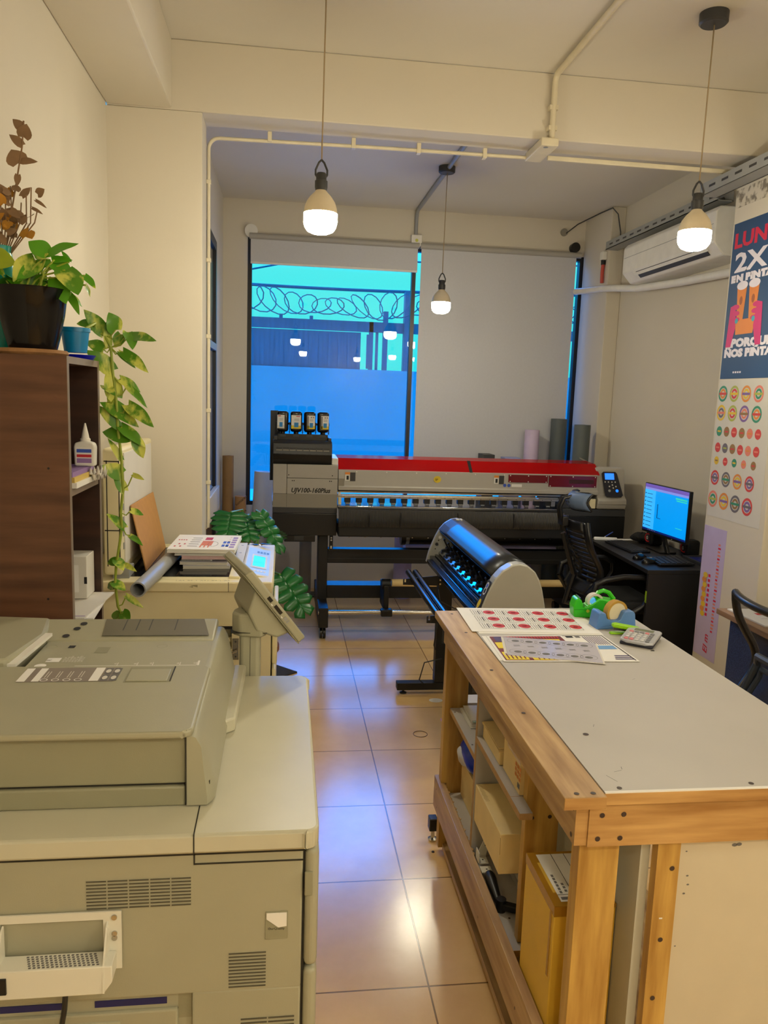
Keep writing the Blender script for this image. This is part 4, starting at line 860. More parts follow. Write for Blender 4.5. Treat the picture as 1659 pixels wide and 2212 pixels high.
for x0, x1, z0, z1 in ((1.58, 1.868, 1.098, 1.152), (1.876, 2.232, 1.072, 1.152)):
    b = MB(REDP); b.box((x0, FY - .0035, z0), (x1, FY + .004, z1))
    if x0 > 1.7: b.box((x0 + .15, FY - .0042, z0 + .025), (x1 - .02, FY - .0035, z0 + .055), mat('dark_red_vent', (60, 8, 16), .5))
    for xx in (x0 + .012, (x0 + x1) / 2, x1 - .012):
        for zz in (z0 + .006, z1 - .006): b.disc((xx, FY - .0045, zz), X, Z, .004, m=WHITEPL, n=8)
    b.build('inspection_panel', t)
b = MB(BLACKPL); b.box((.375, 5.42, 1.0), (2.24, 5.95, 1.02)); b.box((1.99, FY + .03, .915), (2.22, 5.9, 1.0), DARKGREY, bev=.004); b.build('carriage_bay', t)
b = MB(STEEL); b.box((.375, 5.37, .995), (1.99, 5.40, 1.006)); b.box((.375, 5.35, .962), (1.98, 5.38, .976)); b.box((.375, 5.385, .977), (1.99, 5.40, .985)); b.box((1.915, 5.35, .925), (1.945, 5.37, .96))
for k in range(24): b.disc((.42 + k * .065, 5.3495, .969), X, Z, .0028, m=DARKGREY, n=8)
b.build('guide_rail', t)
for k in range(19):
    x0 = .425 + k * .0806; b = MB(BLACKPL); b.box((x0, 5.365, .926), (x0 + .042, 5.405, .962), bev=.003); b.box((x0 + .006, 5.36, .914), (x0 + .036, 5.37, .93)); b.cyl((x0 + .008, 5.362, .923), (x0 + .034, 5.362, .923), .0045, GREYPVC, n=8); b.build('pinch_roller', t)
b = MB(mat('bright_platen', (214, 214, 216), .07, metal=1.0, var=.01)); b.box((.375, 5.30, .903), (1.98, 5.97, .912), bev=.002); b.build('platen', t)
b = MB(IVORY); b.box((.378, 5.33, .915), (.40, 5.37, .965), bev=.003); b.build('end_block', t); b = MB(PAPER2); b.box((.375, 5.318, .982), (.393, 5.33, 1.004), bev=.002); b.build('end_block', t); b = MB(IVORY); b.box((2.19, 5.31, .92), (2.235, 5.34, .99), bev=.005); b.build('end_block', t)
b = MB(BLACKMATTE); b.box((.375, 5.26, .893), (1.98, 5.40, .903), bev=.002); b.build('front_lip', t)
RIB = mat('ribbed_black_apron', (58, 56, 54), .35, var=.05); b = MB(RIB)
b.grid(lambda u, v: Vector((.376 + u * 1.61, 5.27 - .055 * math.sin(v * math.pi * .62 + .2) - .0035 * (1 if int(u * 320) % 2 else 0), .893 - .115 * v)), 320, 8)
for xx in (.585, .80, 1.2, 1.6): b.box((xx, 5.195, .79), (xx + .0025, 5.222, .886), INK)
b.build('ribbed_apron', t)
b = MB(BLACKMATTE); b.box((.375, 5.24, .705), (1.99, 5.55, .785), bev=.01)
for k in range(14): b.box((.45 + k * .11, 5.236, .703), (.457 + k * .11, 5.24, .708), STEEL)
b.build('front_beam', t)
b = MB(PRGREY); pr = [(2.245, FY + .015, 1.02), (2.245, FY - .03, .985), (2.245, FY - .025, .945), (2.245, FY - .012, .918), (2.245, 5.86, .918), (2.245, 5.86, 1.17), (2.245, FY + .11, 1.215), (2.245, FY + .055, 1.205)]
b.prism(pr, (.215, 0, 0), bev=.008); b.box((2.244, FY - .031, .955), (2.461, FY - .024, .958), PRGREY2); b.build('right_housing', t)
pn = Vector((0, -.175, .085)).normalized(); pu = Vector((0, .085, .22)).normalized(); po = Vector((2.345, FY + .012, 1.095)); N_ = X.cross(pu)
pp = lambda x_, u_, l_=.006: po + X * x_ + pu * u_ + N_ * l_
b = MB(mat('navy_black_panel', (22, 24, 40), .35)); b.prism([pp(*q, .001) for q in [(-.062, .082), (-.05, .094), (.04, .094), (.052, .08), (.085, -.08), (.07, -.094), (-.035, -.094), (-.048, -.082)]], N_ * .006); cpl = b.build('control_panel', t)
MB(mat('printer_blue_lcd', (40, 120, 255), .3, emit=1.3)).poly([pp(-.042, .035, .0078), pp(.028, .035, .0078), pp(.028, .082, .0078), pp(-.042, .082, .0078)]).build('lcd_display', cpl)
b = MB(PAPER2)
for xx in (-.043, -.018, .008, .033): b.disc(pp(xx, .017, .0078), X, pu, .005, m=PAPER2, n=10)
for q in ((.01, -.005), (-.013, -.016), (.036, -.016), (.015, -.027)): b.disc(pp(*q, .0078), X, pu, .0055, m=PAPER2, n=10)
b.disc(pp(-.015, -.048, .0078), X, pu, .010, m=GREYPVC, n=16); b.build('panel_buttons', cpl)
b = MB(mat('blue_lit_button', (20, 110, 255), .3, emit=1.6)); b.disc(pp(.042, -.048, .008), X, pu, .011, n=16); b.build('lit_button', cpl)
b = MB(DARKGREY); b.box((1.985, FY, .862), (2.468, 5.86, .915), bev=.004); b.box((1.99, FY + .012, .70), (2.475, 5.86, .861), BLACKPL, bev=.004); b.build('right_lower_housing', t)
b = MB(PRGREY2); b.prism([(2.30, 5.44, 1.20), (2.45, 5.44, 1.18), (2.45, 5.85, 1.17), (2.30, 5.85, 1.24)], (0, 0, .01)); b.build('right_rear_slope', t)
for k, xx in enumerate((.252, 2.18)):
    b = MB(BLACKMATTE); b.box((xx, 5.40, .22), (xx + .066, 5.62, .70), bev=.004)
    if k == 0: b.box((xx + .075, 5.38, .58), (xx + .10, 5.40, .70), BLACKPL); [b.disc((xx + .088, 5.3792, zz), X, Z, .006, m=PAPER2, n=8) for zz in (.672, .655, .61, .60)]
    b.build('stand_leg', t)
    b = MB(BLACKMATTE); b.box((xx, 5.15, .085), (xx + .066, 6.0, .225), bev=.006); sft = b.build('stand_foot', t)
    for yy in (5.2, 5.92):
        c = MB(BLACKPL); c.cyl((xx + .012, yy, .036), (xx + .028, yy, .036), .035); c.cyl((xx + .036, yy, .036), (xx + .052, yy, .036), .035); c.box((xx + .028, yy - .02, .036), (xx + .036, yy + .02, .086)); c.build('caster', sft)
b = MB(BLACKMATTE); b.box((.318, 5.45, .475), (2.18, 5.53, .578), bev=.004); b.box((.318, 5.449, .508), (2.18, 5.4515, .512), DARKGREY); b.build('upper_crossbar', t)
b = MB(BLACKMATTE); b.box((.318, 5.42, .225), (2.18, 5.56, .32), bev=.004); b.build('lower_crossbar', t)
MB(STEEL).cyl((.25, 5.17, .19), (2.23, 5.17, .19), .016).build('take_up_bar', t)
b = MB(BLACKMATTE); b.box((.70, 5.19, .20), (.738, 5.40, .375), bev=.008); b.cyl((.69, 5.24, .375), (.752, 5.24, .375), .035); b.box((.68, 5.14, .165), (.76, 5.20, .215), bev=.008); b.build('roll_clamp', t)
b = MB(BLACKPL); b.cyl((.90, 5.62, .64), (2.16, 5.62, .64), .055); b.cyl((.87, 5.62, .64), (.90, 5.62, .64), .06); b.cyl((.905, 5.62, .64), (.93, 5.62, .64), .056, GREYPVC); b.build('feed_roller', t)
LIL = mat('lilac_media', (196, 184, 218), .5)
b = MB(LIL); b.cyl((.92, 5.74, .50), (2.1, 5.74, .50), .075); tag(b.build('media_roll'), 'lilac media roll mounted low on the back of the large printer', 'roll')
b = MB(LIL); b.cyl((1.0, 6.3, .001), (1.0, 6.3, .56), .075); tag(b.build('media_roll'), 'lilac roll standing on the floor behind the large printer', 'roll')
b = MB(CARD); b.cyl((.765, 5.27, .376), (1.0, 5.27, .376), .026); b.cyl((1.0, 5.27, .376), (2.1, 5.27, .376), .026); tag(b.build('cardboard_core'), 'brown cardboard core clamped on the printer take up arm', 'tube')
# ink bottles in the rack
BOT = mat('black_ink_bottle', (8, 9, 14), .2, coat=.3)
for k, (xx, lb) in enumerate([(-.012, 'leftmost black ink bottle, its label turned left, in the printer rack'), (.081, 'second black ink bottle from the left, its label square to the front'), (.173, 'third black ink bottle from the left, label shifted to the right'), (.266, 'rightmost black ink bottle in the printer rack')]):
    t2 = thing('ink_bottle', lb, 'bottle', (xx, 5.44, 1.3925), 'ink bottles on the printer')
    b = MB(BOT); b.box((xx - .040, 5.405, 1.405), (xx + .040, 5.475, 1.548), bev=.018, seg=4); b.cyl((xx, 5.44, 1.3925), (xx, 5.44, 1.41), .017); bb_ = b.build('bottle_body', t2)
    x0, w_ = [(-.036, .048), (-.034, .066), (-.016, .052), (-.014, .052)][k]
    b = MB(PAPER); y_ = 5.4042
    b.rect((xx + x0, y_, 1.428), X, Z, w_, .092, PAPER); b.rect((xx + x0, y_ - .0004, 1.428), X, Z, w_, .022, yel if k else PAPER2)
    b.box((xx + x0 + w_ * .3, y_ - .0008, 1.438), (xx + x0 + w_ * .75, y_ - .0003, 1.470), mat('cyan_box_print', (30, 130, 200), .5) if k == 0 else bpy.data.materials['cyan_box_print'])
    if k < 2: b.rect((xx + x0 + w_ * (.1 if k == 0 else .5), y_ - .0004, 1.510), X, Z, w_ * .4, .005, REDINK)
    else: b.rect((xx + x0 + .002, y_ - .0004, 1.43), X, Z, .007, .086, GREYINK); b.rect((xx + x0 + w_ * .45, y_ - .0004, 1.503), X, Z, .007, .009, GREYINK); b.rect((xx + x0 + w_ * .72, y_ - .0004, 1.503), X, Z, .007, .009, GREYINK)
    for q in range(3): b.rect((xx + x0 + w_ * .3, y_ - .0004, 1.482 + q * .006), X, Z, w_ * .5, .0015, GREYINK)
    b.build('label_sheet', bb_)
# ================================================================== VINYL CUTTER on its stand
CUTG = mat('cutter_light_grey_metal', (176, 176, 170), .38, metal=.15, var=.02); CUTD = mat('cutter_dark_satin', (52, 54, 58), .3, metal=.55, var=.04)
RAILB = mat('black_anodised_rail', (22, 23, 26), .18, metal=.7)
PROF = [(.835, .72), (.848, .78), (.866, .83), (.885, .876), (.905, .915), (.935, .950), (.975, .975), (1.01, .981), (1.045, .973), (1.08, .945), (1.10, .91), (1.115, .87), (1.133, .79), (1.145, .72)]
t = thing('vinyl_cutter', 'grey and black vinyl cutter on a black stand behind the workbench', 'cutter', (1.0, 3.78, 0))
b = MB(CUTG); b.prism([(x_, 3.15, z_) for x_, z_ in PROF], (0, .07, 0), bev=.006, seg=2)
b.box((.853, 3.152, .74), (.86, 3.21, .76))
ecp = b.build('end_cap', t, sharp=50)
b = MB(DARKGREY); cx0 = Vector((.868, 3.19, .835)); dy = Vector((.04, 0, .096)).normalized(); n_ = Vector((-.92, 0, .38))
q = lambda u, v: Vector((.8655, 3.19 + u, .828)) + dy * v + n_ * .004
b.poly([q(-.03, -.09), q(.025, -.09), q(.025, .075), q(-.03, .075)], DARKGREY)
for (v, m_, r_) in ((.05, PAPER, .016), (.025, PAPER, .018), (.025, INK, .012), (.05, BLUEP, .011)): b.disc(q(0, v) + n_ * (.0006 if m_ in (INK, BLUEP) else .0003), -Y, dy, r_, m=m_, n=18)
b.disc(q(0, -.035), -Y, dy, .018, .022, yel, n=12, lift=.0006); b.disc(q(0, -.07), -Y, dy, .012, .018, PAPER, n=12, lift=.0006)
b.build('side_sticker_panel', ecp)
b = MB(CUTG); b.prism([(x_, 4.38, z_) for x_, z_ in PROF], (0, .03, 0), bev=.004)
b.build('end_cap', t, sharp=50)
b = MB(DARKGREY)
for (u, m_) in ((.86, DARKGREY), (.80, DARKGREY)): pass
q2 = lambda v: Vector((.868, 4.3785, .80)) + Vector((.045, 0, .10)).normalized() * v
for v, m_ in ((.03, DARKGREY), (.075, PAPER), (.115, MAGP), (.145, REDINK)): b.disc(q2(v) + Vector((.012, -.0006, 0)), X, Z, .010, m=m_, n=10, lift=.0006)
for v in (.0, .05, .10, .14): b.disc(Vector((.885 + v * .35, 4.3785, .80 + v)), X, Z, .004, m=STEEL, n=8, lift=.0008)
b.build('inner_plate_screws', t)
b = MB(CUTD); sh = PROF[4:]; 
b.grid(lambda u, v: Vector((lambda i, a: (sh[i][0] * (1 - a) + sh[i + 1][0] * a, 3.22 + 1.16 * v, sh[i][1] * (1 - a) + sh[i + 1][1] * a - .004))(min(int(u * (len(sh) - 1)), len(sh) - 2), u * (len(sh) - 1) - min(int(u * (len(sh) - 1)), len(sh) - 2))), 27, 6)
b.rect((.985, 4.30, .980), X, Y, .018, .03, PAPER2, lift=.002); b.rect((1.008, 4.30, .980), X, Y, .012, .03, PAPER2, lift=.002)
b.build('top_cover', t, solid=-.006, sharp=60)
b = MB(BLACKPL); b.box((.93, 3.22, .72), (1.12, 4.38, .80)); b.prism([(.905, 3.22, .905), (.99, 3.22, .96), (1.07, 3.22, .90), (1.07, 3.22, .80), (1.0, 3.22, .80), (.96, 3.22, .87)], (0, 1.16, 0), BLACKPL); b.build('bed_housing', t)
b = MB(RAILB)
for x0, z0, r_ in ((.868, .745, .014), (.893, .757, .010), (.915, .772, .010), (.85, .725, .012)): b.box((x0 - r_, 3.22, z0 - r_), (x0 + r_, 4.38, z0 + r_), bev=.004)
b.prism([(.905, 3.22, .78), (.945, 3.22, .805), (.95, 3.22, .80), (.91, 3.22, .775)], (0, 1.16, 0), mat('blank_steel_strip', (150, 152, 158), .15, metal=1))
b.build('media_bed', t)
for k in range(9):
    yy = 3.34 + k * .117; b = MB(BLACKPL)
    b.box((.925, yy - .018, .805), (.985, yy + .018, .83), bev=.004); b.box((.90, yy - .009, .80), (.93, yy + .009, .816), bev=.003); b.cyl((.935, yy, .83), (.915, yy, .868), .004, n=8); b.lathe([(0, 0), (.006, .002), (.0075, .008), (0, .014)], (.9145, yy, .866), n=10)
    b.cyl((.905, yy - .008, .797), (.905, yy + .008, .797), .008, DARKGREY, n=10); b.build('pinch_lever', t)
for yy in (3.42, 4.15):
    b = MB(BLACKMATTE); b.box((.868, yy, .07), (.948, yy + .06, .72), bev=.004)
    b.box((.90, yy - .001, .30), (.93, yy, .38), DARKGREY)
    for zz in (.668, .645): b.disc((.876, yy - .0006, zz), X, Z, .005, m=STEEL, n=8, lift=.0004)
    b.build('stand_post', t)
    b = MB(BLACKMATTE); xf = .655 if yy > 4 else .83; b.box((xf, yy, .026), (1.33, yy + .055, .068), bev=.003); sft = b.build('stand_foot', t)
    for xx in (xf + .04, 1.29):
        c = MB(DARKGREY); c.lathe([(0, 0), (.02, 0), (.02, .006), (.006, .012), (.005, .028), (0, .028)], (xx, yy + .028, 0), n=14); c.build('levelling_glide', sft)
    b = MB(BLACKMATTE)
    def notch(x0): return [(x0, 0), (x0, -.02), (x0 + .008, -.02), (x0 + .008, 0)]
    top = [(.666, yy, .672)] + [(.674 + dx, yy, .672 + .002 + dz) for dx, dz in ((0, 0), (0, -.02), (.008, -.02), (.008, 0))] + [(.715 + dx, yy, .678 + dz) for dx, dz in ((0, 0), (0, -.02), (.008, -.02), (.008, 0))] + [(.765 + dx, yy, .684 + dz) for dx, dz in ((0, 0), (0, -.02), (.008, -.02), (.008, 0))] + [(.868, yy, .692), (.868, yy, .635), (.666, yy, .64)]
    b.prism(top, (0, .004, 0)); b.build('roller_arm', t)
b = MB(BLACKMATTE); b.box((.955, 3.45, .17), (1.0, 4.20, .26), bev=.004); b.box((.955, 4.19, .26), (1.0, 4.20, .29)); b.build('stand_beam', t)
b = MB(DARKGREY); b.tube([(.87, 4.14, .45), (.85, 4.12, .30), (.862, 4.13, .27)], .004, n=6); b.tube([(.90, 4.13, .22), (.80, 4.12, .20), (.775, 4.12, .10), (.80, 4.14, .07)], .004, n=6); b.tube([(.862, 4.13, .62), (.87, 4.10, .56), (.95, 4.10, .52), (1.02, 4.10, .50)], .003, n=6); b.build('cables', t)
for i, xx in enumerate((.722, .762)):
    b = MB(RAILB); b.cyl((xx, 3.05, .672), (xx, 4.32, .672), .0175, n=16); b.build('media_roller', t)

# ================================================================== WORKBENCH
SCREW = mat('dark_screw_head', (60, 44, 40), .5)
t = thing('workbench', 'wooden workbench with grey top and open shelves on the right foreground', 'workbench', (.91, 2.02, 0))
def screws(b, pts, xd, yd, r=.0055, lift=.0008):
    for p in pts: b.disc(p, xd, yd, r, m=SCREW, n=10, lift=lift)
b = MB(GREYBOARD); b.box((.636, 1.362, .890), (1.25, 2.69, .9155)); b.box((.636, 1.358, .889), (1.25, 1.362, .9135), PINEX)
b.box((.636, 1.3575, .9135), (1.25, 1.364, .9158), PAPER)
screws(b, [(.672, 1.374, .9155), (.955, 1.376, .9155)], X, Y); screws(b, [(.70, 1.62, .9155)], X, Y, .007)
for (x_, y_, a_, l_) in ((.69, 1.44, .3, .02), (.712, 1.45, 1.3, .012), (.735, 1.66, 1.1, .015), (.68, 1.40, 2.0, .03), (.97, 1.96, .5, .012)):
    b.rect((x_, y_, .9157), Vector((math.cos(a_), math.sin(a_), 0)), Vector((-math.sin(a_), math.cos(a_), 0)), l_, .0012, GREYINK)
b.build('worktop', t)
b = MB(PINEY); b.box((.548, 1.345, .888), (.635, 2.665, .914), bev=.002); b.box((.549, 1.3442, .889), (.634, 1.346, .913), PINEX)
screws(b, [(.578, 1.36, .914), (.612, 1.36, .914), (.592, 1.75, .914), (.592, 2.05, .914), (.60, 2.4, .914), (.60, 2.62, .914)], X, Y); b.build('edge_rail', t)
b = MB(PINEY); b.box((.585, 1.372, .797), (.611, 2.66, .887)); b.box((.585, 1.3712, .797), (.611, 1.3722, .887), PINEX); screws(b, [(.585, 1.385, .87), (.585, 1.388, .812), (.585, 1.78, .85), (.585, 2.55, .84)], -Y, Z); b.build('side_apron', t)
b = MB(PINEX); b.box((.6115, 1.368, .795), (1.25, 1.394, .886)); screws(b, [(.638, 1.368, .862), (.683, 1.368, .863), (.632, 1.368, .812), (.679, 1.368, .812)], X, Z); b.build('front_apron', t)
for (x0, x1, y0, y1, z0, z1, nm) in ((.608, .694, 1.396, 1.436, .03, .796, 'post'), (.632, .722, 1.80, 1.828, .253, .80, 'post'), (.586, .670, 2.60, 2.64, .03, .80, 'post'), (1.17, 1.248, 1.402, 1.44, .03, .89, 'post'), (1.17, 1.248, 2.60, 2.64, .03, .89, 'post')):
    b = MB(PINEZ); b.box((x0, y0, z0), (x1, y1, z1), bev=.0015)
    if y0 == 1.80: screws(b, [(.650, y0, .607), (.697, y0, .609)], X, Z)
    b.build(nm, t)
b = MB(PINEZ); b.box((.767, 1.376, .03), (.816, 1.40, .794)); screws(b, [(.801, 1.376, .735), (.79, 1.376, .575), (.785, 1.376, .44)], X, Z); b.box((.783, 1.3755, .622), (.79, 1.376, .625), PAPER); b.build('plank', t)
b = MB(mat('white_end_panel', (204, 194, 172), .5, var=.02)); b.box((.8175, 1.386, .03), (1.25, 1.40, .793))
for (x_, z_, r_) in ((.94, .775, .004), (.95, .776, .004), (.835, .765, .0015), (.842, .71, .002), (.845, .69, .002), (.838, .67, .002), (.83, .55, .0015)): b.disc((x_, 1.3857, z_), X, Z, r_ * 1.6, r_, GREYINK, n=8)
b.build('end_panel', t)
b = MB(mat('greenish_white_panel', (196, 196, 184), .45, var=.06, scale=5)); b.box((.745, 1.404, .03), (.765, 2.58, .79)); b.build('inner_panel', t)
b = MB(GREYBOARD); b.box((.600, 2.192, .252), (.745, 2.208, .86)); b.box((.5985, 2.192, .252), (.600, 2.208, .86), MELEDGE); b.build('divider', t)
def shelf(x0, y0, y1, z1, th=.017, scr=()):
    b = MB(GREYBOARD); b.box((x0, y0, z1 - th), (.744, y1, z1)); b.box((x0 - .0015, y0, z1 - th), (x0, y1, z1), MELEDGE); b.box((x0, y0 - .0015, z1 - th), (.744, y0, z1), MELEDGE)
    screws(b, scr, X, Y, .0035); b.build('shelf', t)
shelf(.606, 2.21, 2.599, .572, scr=[(.615, 2.56, .572), (.615, 2.30, .572)]); shelf(.598, 1.83, 2.191, .652)
b = MB(GREYBOARD); b.box((.598, 1.745, .635), (.631, 1.828, .652)); b.box((.5965, 1.745, .635), (.598, 1.83, .652), MELEDGE); b.box((.598, 1.7435, .635), (.631, 1.745, .652), MELEDGE); b.build('shelf', t)
b = MB(GREYBOARD); b.box((.606, 2.641, .555), (.744, 2.72, .572)); b.build('shelf', t)
shelf(.602, 1.775, 2.59, .25, scr=[(.63, 2.0, .25), (.64, 1.9, .25)])
b = MB(PINEX); b.box((.603, 1.773, .215), (.625, 1.80, .249)); b.build('shelf_block', t)
b = MB(PINEY); b.box((.574, 1.40, .165), (.600, 2.665, .285), bev=.002)
for k in range(22): b.prism([(.600, 2.15 + k * .022, .285), (.600, 2.17 + k * .022, .285), (.604 + .003 * math.sin(k * 2.3), 2.16 + k * .022, .284)], (0, 0, -.003))
screws(b, [(.574, 1.98, .20), (.574, 1.62, .22), (.574, 1.56, .19), (.574, 2.62, .25), (.574, 2.60, .19)], -Y, Z, .004); b.build('toe_rail', t)
b = MB(PINEY); b.box((.60, 1.44, .03), (1.24, 2.59, .052)); b.build('floor_board', t)
b = MB(WHITEMET); b.box((.6005, 2.10, .286), (.632, 2.135, .2885)); b.box((.6005, 2.10, .286), (.603, 2.135, .32)); b.box((.6005, 2.055, .286), (.632, 2.085, .2885))
b.prism([(.601, 2.136, .286), (.632, 2.136, .286), (.640, 2.136, .335), (.625, 2.136, .345)], (0, .002, 0)); b.disc((.618, 2.118, .2887), X, Y, .003, m=INK); b.disc((.63, 2.1355, .325), X, Z, .003, m=INK, lift=.0005); b.disc((.618, 2.07, .2887), X, Y, .003, m=INK); b.build('hinge_bracket', t)
b = MB(BLACKPL); b.box((.568, 2.68, .045), (.60, 2.72, .095), bev=.004); b.build('foot_block', t)
b = MB(STEEL); b.lathe([(0, 0), (.016, 0), (.018, .008), (.008, .014), (.006, .045), (0, .045)], (.586, 2.70, 0), n=16); b.build('foot_glide', t)
b = MB(BLACKPL); b.lathe([(0, 0), (.02, 0), (.02, .02), (.008, .024), (.008, .032), (0, .032)], (1.2, 2.62, 0), n=16); b.lathe([(0, 0), (.02, 0), (.02, .02), (.008, .024), (.008, .032), (0, .032)], (1.2, 1.42, 0), n=16); b.lathe([(0, 0), (.02, 0), (.02, .02), (.008, .024), (.008, .032), (0, .032)], (.65, 1.416, 0), n=16); b.build('foot_glide', t)

# ------------------------------------------------------------------ things on the bench shelves
b = MB(PAPER)
for k in range(4): b.box((.638 + .004 * k, 2.42 + .01 * k, .5725 + .003 * k), (.742, 2.592 - .006 * k, .5750 + .003 * k), PAPER if k % 2 else PAPER2)
b.box((.652, 2.44, .585), (.742, 2.585, .5865), mat('green_sleeve', (150, 190, 170), .3)); b.box((.648, 2.45, .5868), (.742, 2.58, .588), PAPER)
tag(b.build('paper_pile'), 'small pile of papers on the upper far shelf of the workbench', 'papers')
b = MB(CARD); b.box((.655, 2.23, .2505), (.742, 2.58, .385), bev=.002); tag(b.build('cardboard_box'), 'brown cardboard box on the bottom shelf under the blue bag', 'box', 'boxes in the workbench')
BAG = mat('blue_plastic_bag', (14, 50, 190), .3, bump=.3, bscale=30); BAGW = mat('translucent_white_bag', (196, 200, 214), .35, bump=.3, bscale=30)
t = thing('plastic_bag', 'crumpled blue and white plastic bag under the upper far shelf', 'bag', (.66, 2.42, .386))
def lump(cx_, cy_, cz_, rx, ry, rz, seed, m):
    b = MB(m)
    b.grid(lambda u, v: Vector((cx_, cy_, cz_)) + Vector((rx * math.sin(math.pi * v) * math.cos(2 * math.pi * u), ry * math.sin(math.pi * v) * math.sin(2 * math.pi * u), -rz * math.cos(math.pi * v))) * (1 + .16 * math.sin(u * 19 + seed + v * 5) * math.sin(v * 9 + seed) + .1 * math.sin(u * 2 * math.pi * 5 + seed)), 26, 14, close_u=True); return b
lump(.675, 2.46, .450, .05, .11, .05, 2, BAG).build('blue_bag', t); lump(.655, 2.49, .440, .035, .075, .037, 5, BAGW).build('white_bag', t)
b = MB(CARD); b.box((.616, 2.00, .6525), (.742, 2.186, .690), bev=.0015); b.prism([(.612, 2.0, .6905), (.742, 2.0, .6905), (.742, 2.188, .6915), (.612, 2.188, .6955)], (0, 0, .004)); b.prism([(.614, 2.01, .697), (.742, 2.0, .696), (.742, 2.18, .705), (.612, 2.18, .701)], (0, 0, .003))
tag(b.build('cardboard_box'), 'flat brown cardboard box on the middle shelf of the workbench', 'box', 'boxes in the workbench')
b = MB(CARD); b.box((.622, 1.832, .6525), (.742, 1.985, .748), bev=.0015)
op = mat('orange_carton_print', (214, 130, 60), .6)
for k in range(3):
    for i in range(3): b.rect((.6215, 1.875 - k * .018, .690 + i * .014), -Y, Z, .013, .010, op, lift=.0005)
b.rect((.6215, 1.85, .668), -Y, Z, .02, .014, GREYINK, lift=.0005); b.box((.6205, 1.834, .735), (.65, 1.95, .7488), mat('clear_tape', (196, 170, 130), .15))
tag(b.build('cardboard_box'), 'cardboard box with orange print on the middle shelf', 'box', 'boxes in the workbench')
b = MB(PAPER2)
for k in range(6): b.box((.700 + .003 * (k % 2), 1.90, .2505 + k * .0215), (.742, 2.17 - .006 * k, .271 + k * .0215), PAPER2 if k % 2 else GREYBOARD)
tag(b.build('board_offcuts'), 'pile of pale board offcuts under the biggest shelf carton', 'boards')
b = MB(CARD); b.box((.602, 1.905, .3805), (.742, 2.186, .499), bev=.0025)
for k in range(12): b.rect((.605 + .001 * (k % 3), 2.17 - k * .008, .4995), X, Y, .012, .0015, CARDD)
b.rect((.602, 1.904, .44), X, Z, .001, .05, CARDD); tag(b.build('cardboard_box'), 'big plain brown carton on the bottom shelf of the workbench', 'box', 'boxes in the workbench')
t = thing('crank_handle', 'black crank handle lying on the bottom shelf of the workbench', 'crank', (.65, 1.97, .252))
b = MB(BLACKPL); g0, g1 = Vector((.621, 2.055, .285)), Vector((.620, 1.94, .270)); L_ = (g1 - g0).length
b.lathe([(0, 0), (.012, .001), (.016, .012), (.0165, .03), (.011, L_ - .015), (.009, L_), (0, L_)], g0, axis=(g1 - g0), n=18); b.build('grip', t)
b = MB(BLACKMATTE); dd = Vector((.07, -.035, .0)).normalized(); a_ = Vector((.621, 1.935, .258)); b.prism([a_ + Vector((0, .012, 0)), a_ + dd * .085 + Vector((0, .012, 0)), a_ + dd * .085 - Vector((0, .012, 0)), a_ - Vector((0, .012, 0))], (0, 0, .02), bev=.004); b.cyl(a_ + Vector((.004, 0, -.0095)), a_ + Vector((.004, 0, .028)), .014); b.build('arm', t)
t = thing('shipping_carton', 'tall taped carton with a white shipping label under the workbench', 'box', (.67, 1.585, .053), 'boxes in the workbench')
OCH = mat('ochre_carton', (222, 180, 60), .5, var=.06, scale=8); TAPE = mat('brown_packing_tape', (168, 122, 36), .16, var=.04)
b = MB(OCH); b.box((.602, 1.487, .0525), (.743, 1.69, .580), bev=.003); b.build('carton_body', t)
b = MB(TAPE); b.box((.6012, 1.487, .572), (.743, 1.535, .5808)); b.box((.6012, 1.65, .572), (.743, 1.69, .5808)); b.box((.6014, 1.4864, .556), (.615, 1.69, .5806)); b.box((.602, 1.4864, .556), (.66, 1.49, .5806)); b.box((.6005, 1.50, .40), (.6019, 1.51, .56)); b.build('packing_tape', t)
b = MB(PAPER); b.rect((.622, 1.502, .5812), X, Y, .12, .178, PAPER)
for yy in (1.525,): b.rect((.622, yy, .5815), X, Y, .12, .0015, INK)
for xx in (.658, .69): b.rect((xx, 1.525, .5815), X, Y, .0015, .155, INK)
b.rect((.626, 1.508, .5815), X, Y, .03, .010, GREYINK); [b.rect((.630, 1.53 + k * .012, .5815), X, Y, .006, .009, GREYINK) for k in range(6)]; [b.rect((.643, 1.535 + k * .012, .5815), X, Y, .006, .008, GREYINK) for k in range(3)]; b.build('shipping_label', t)

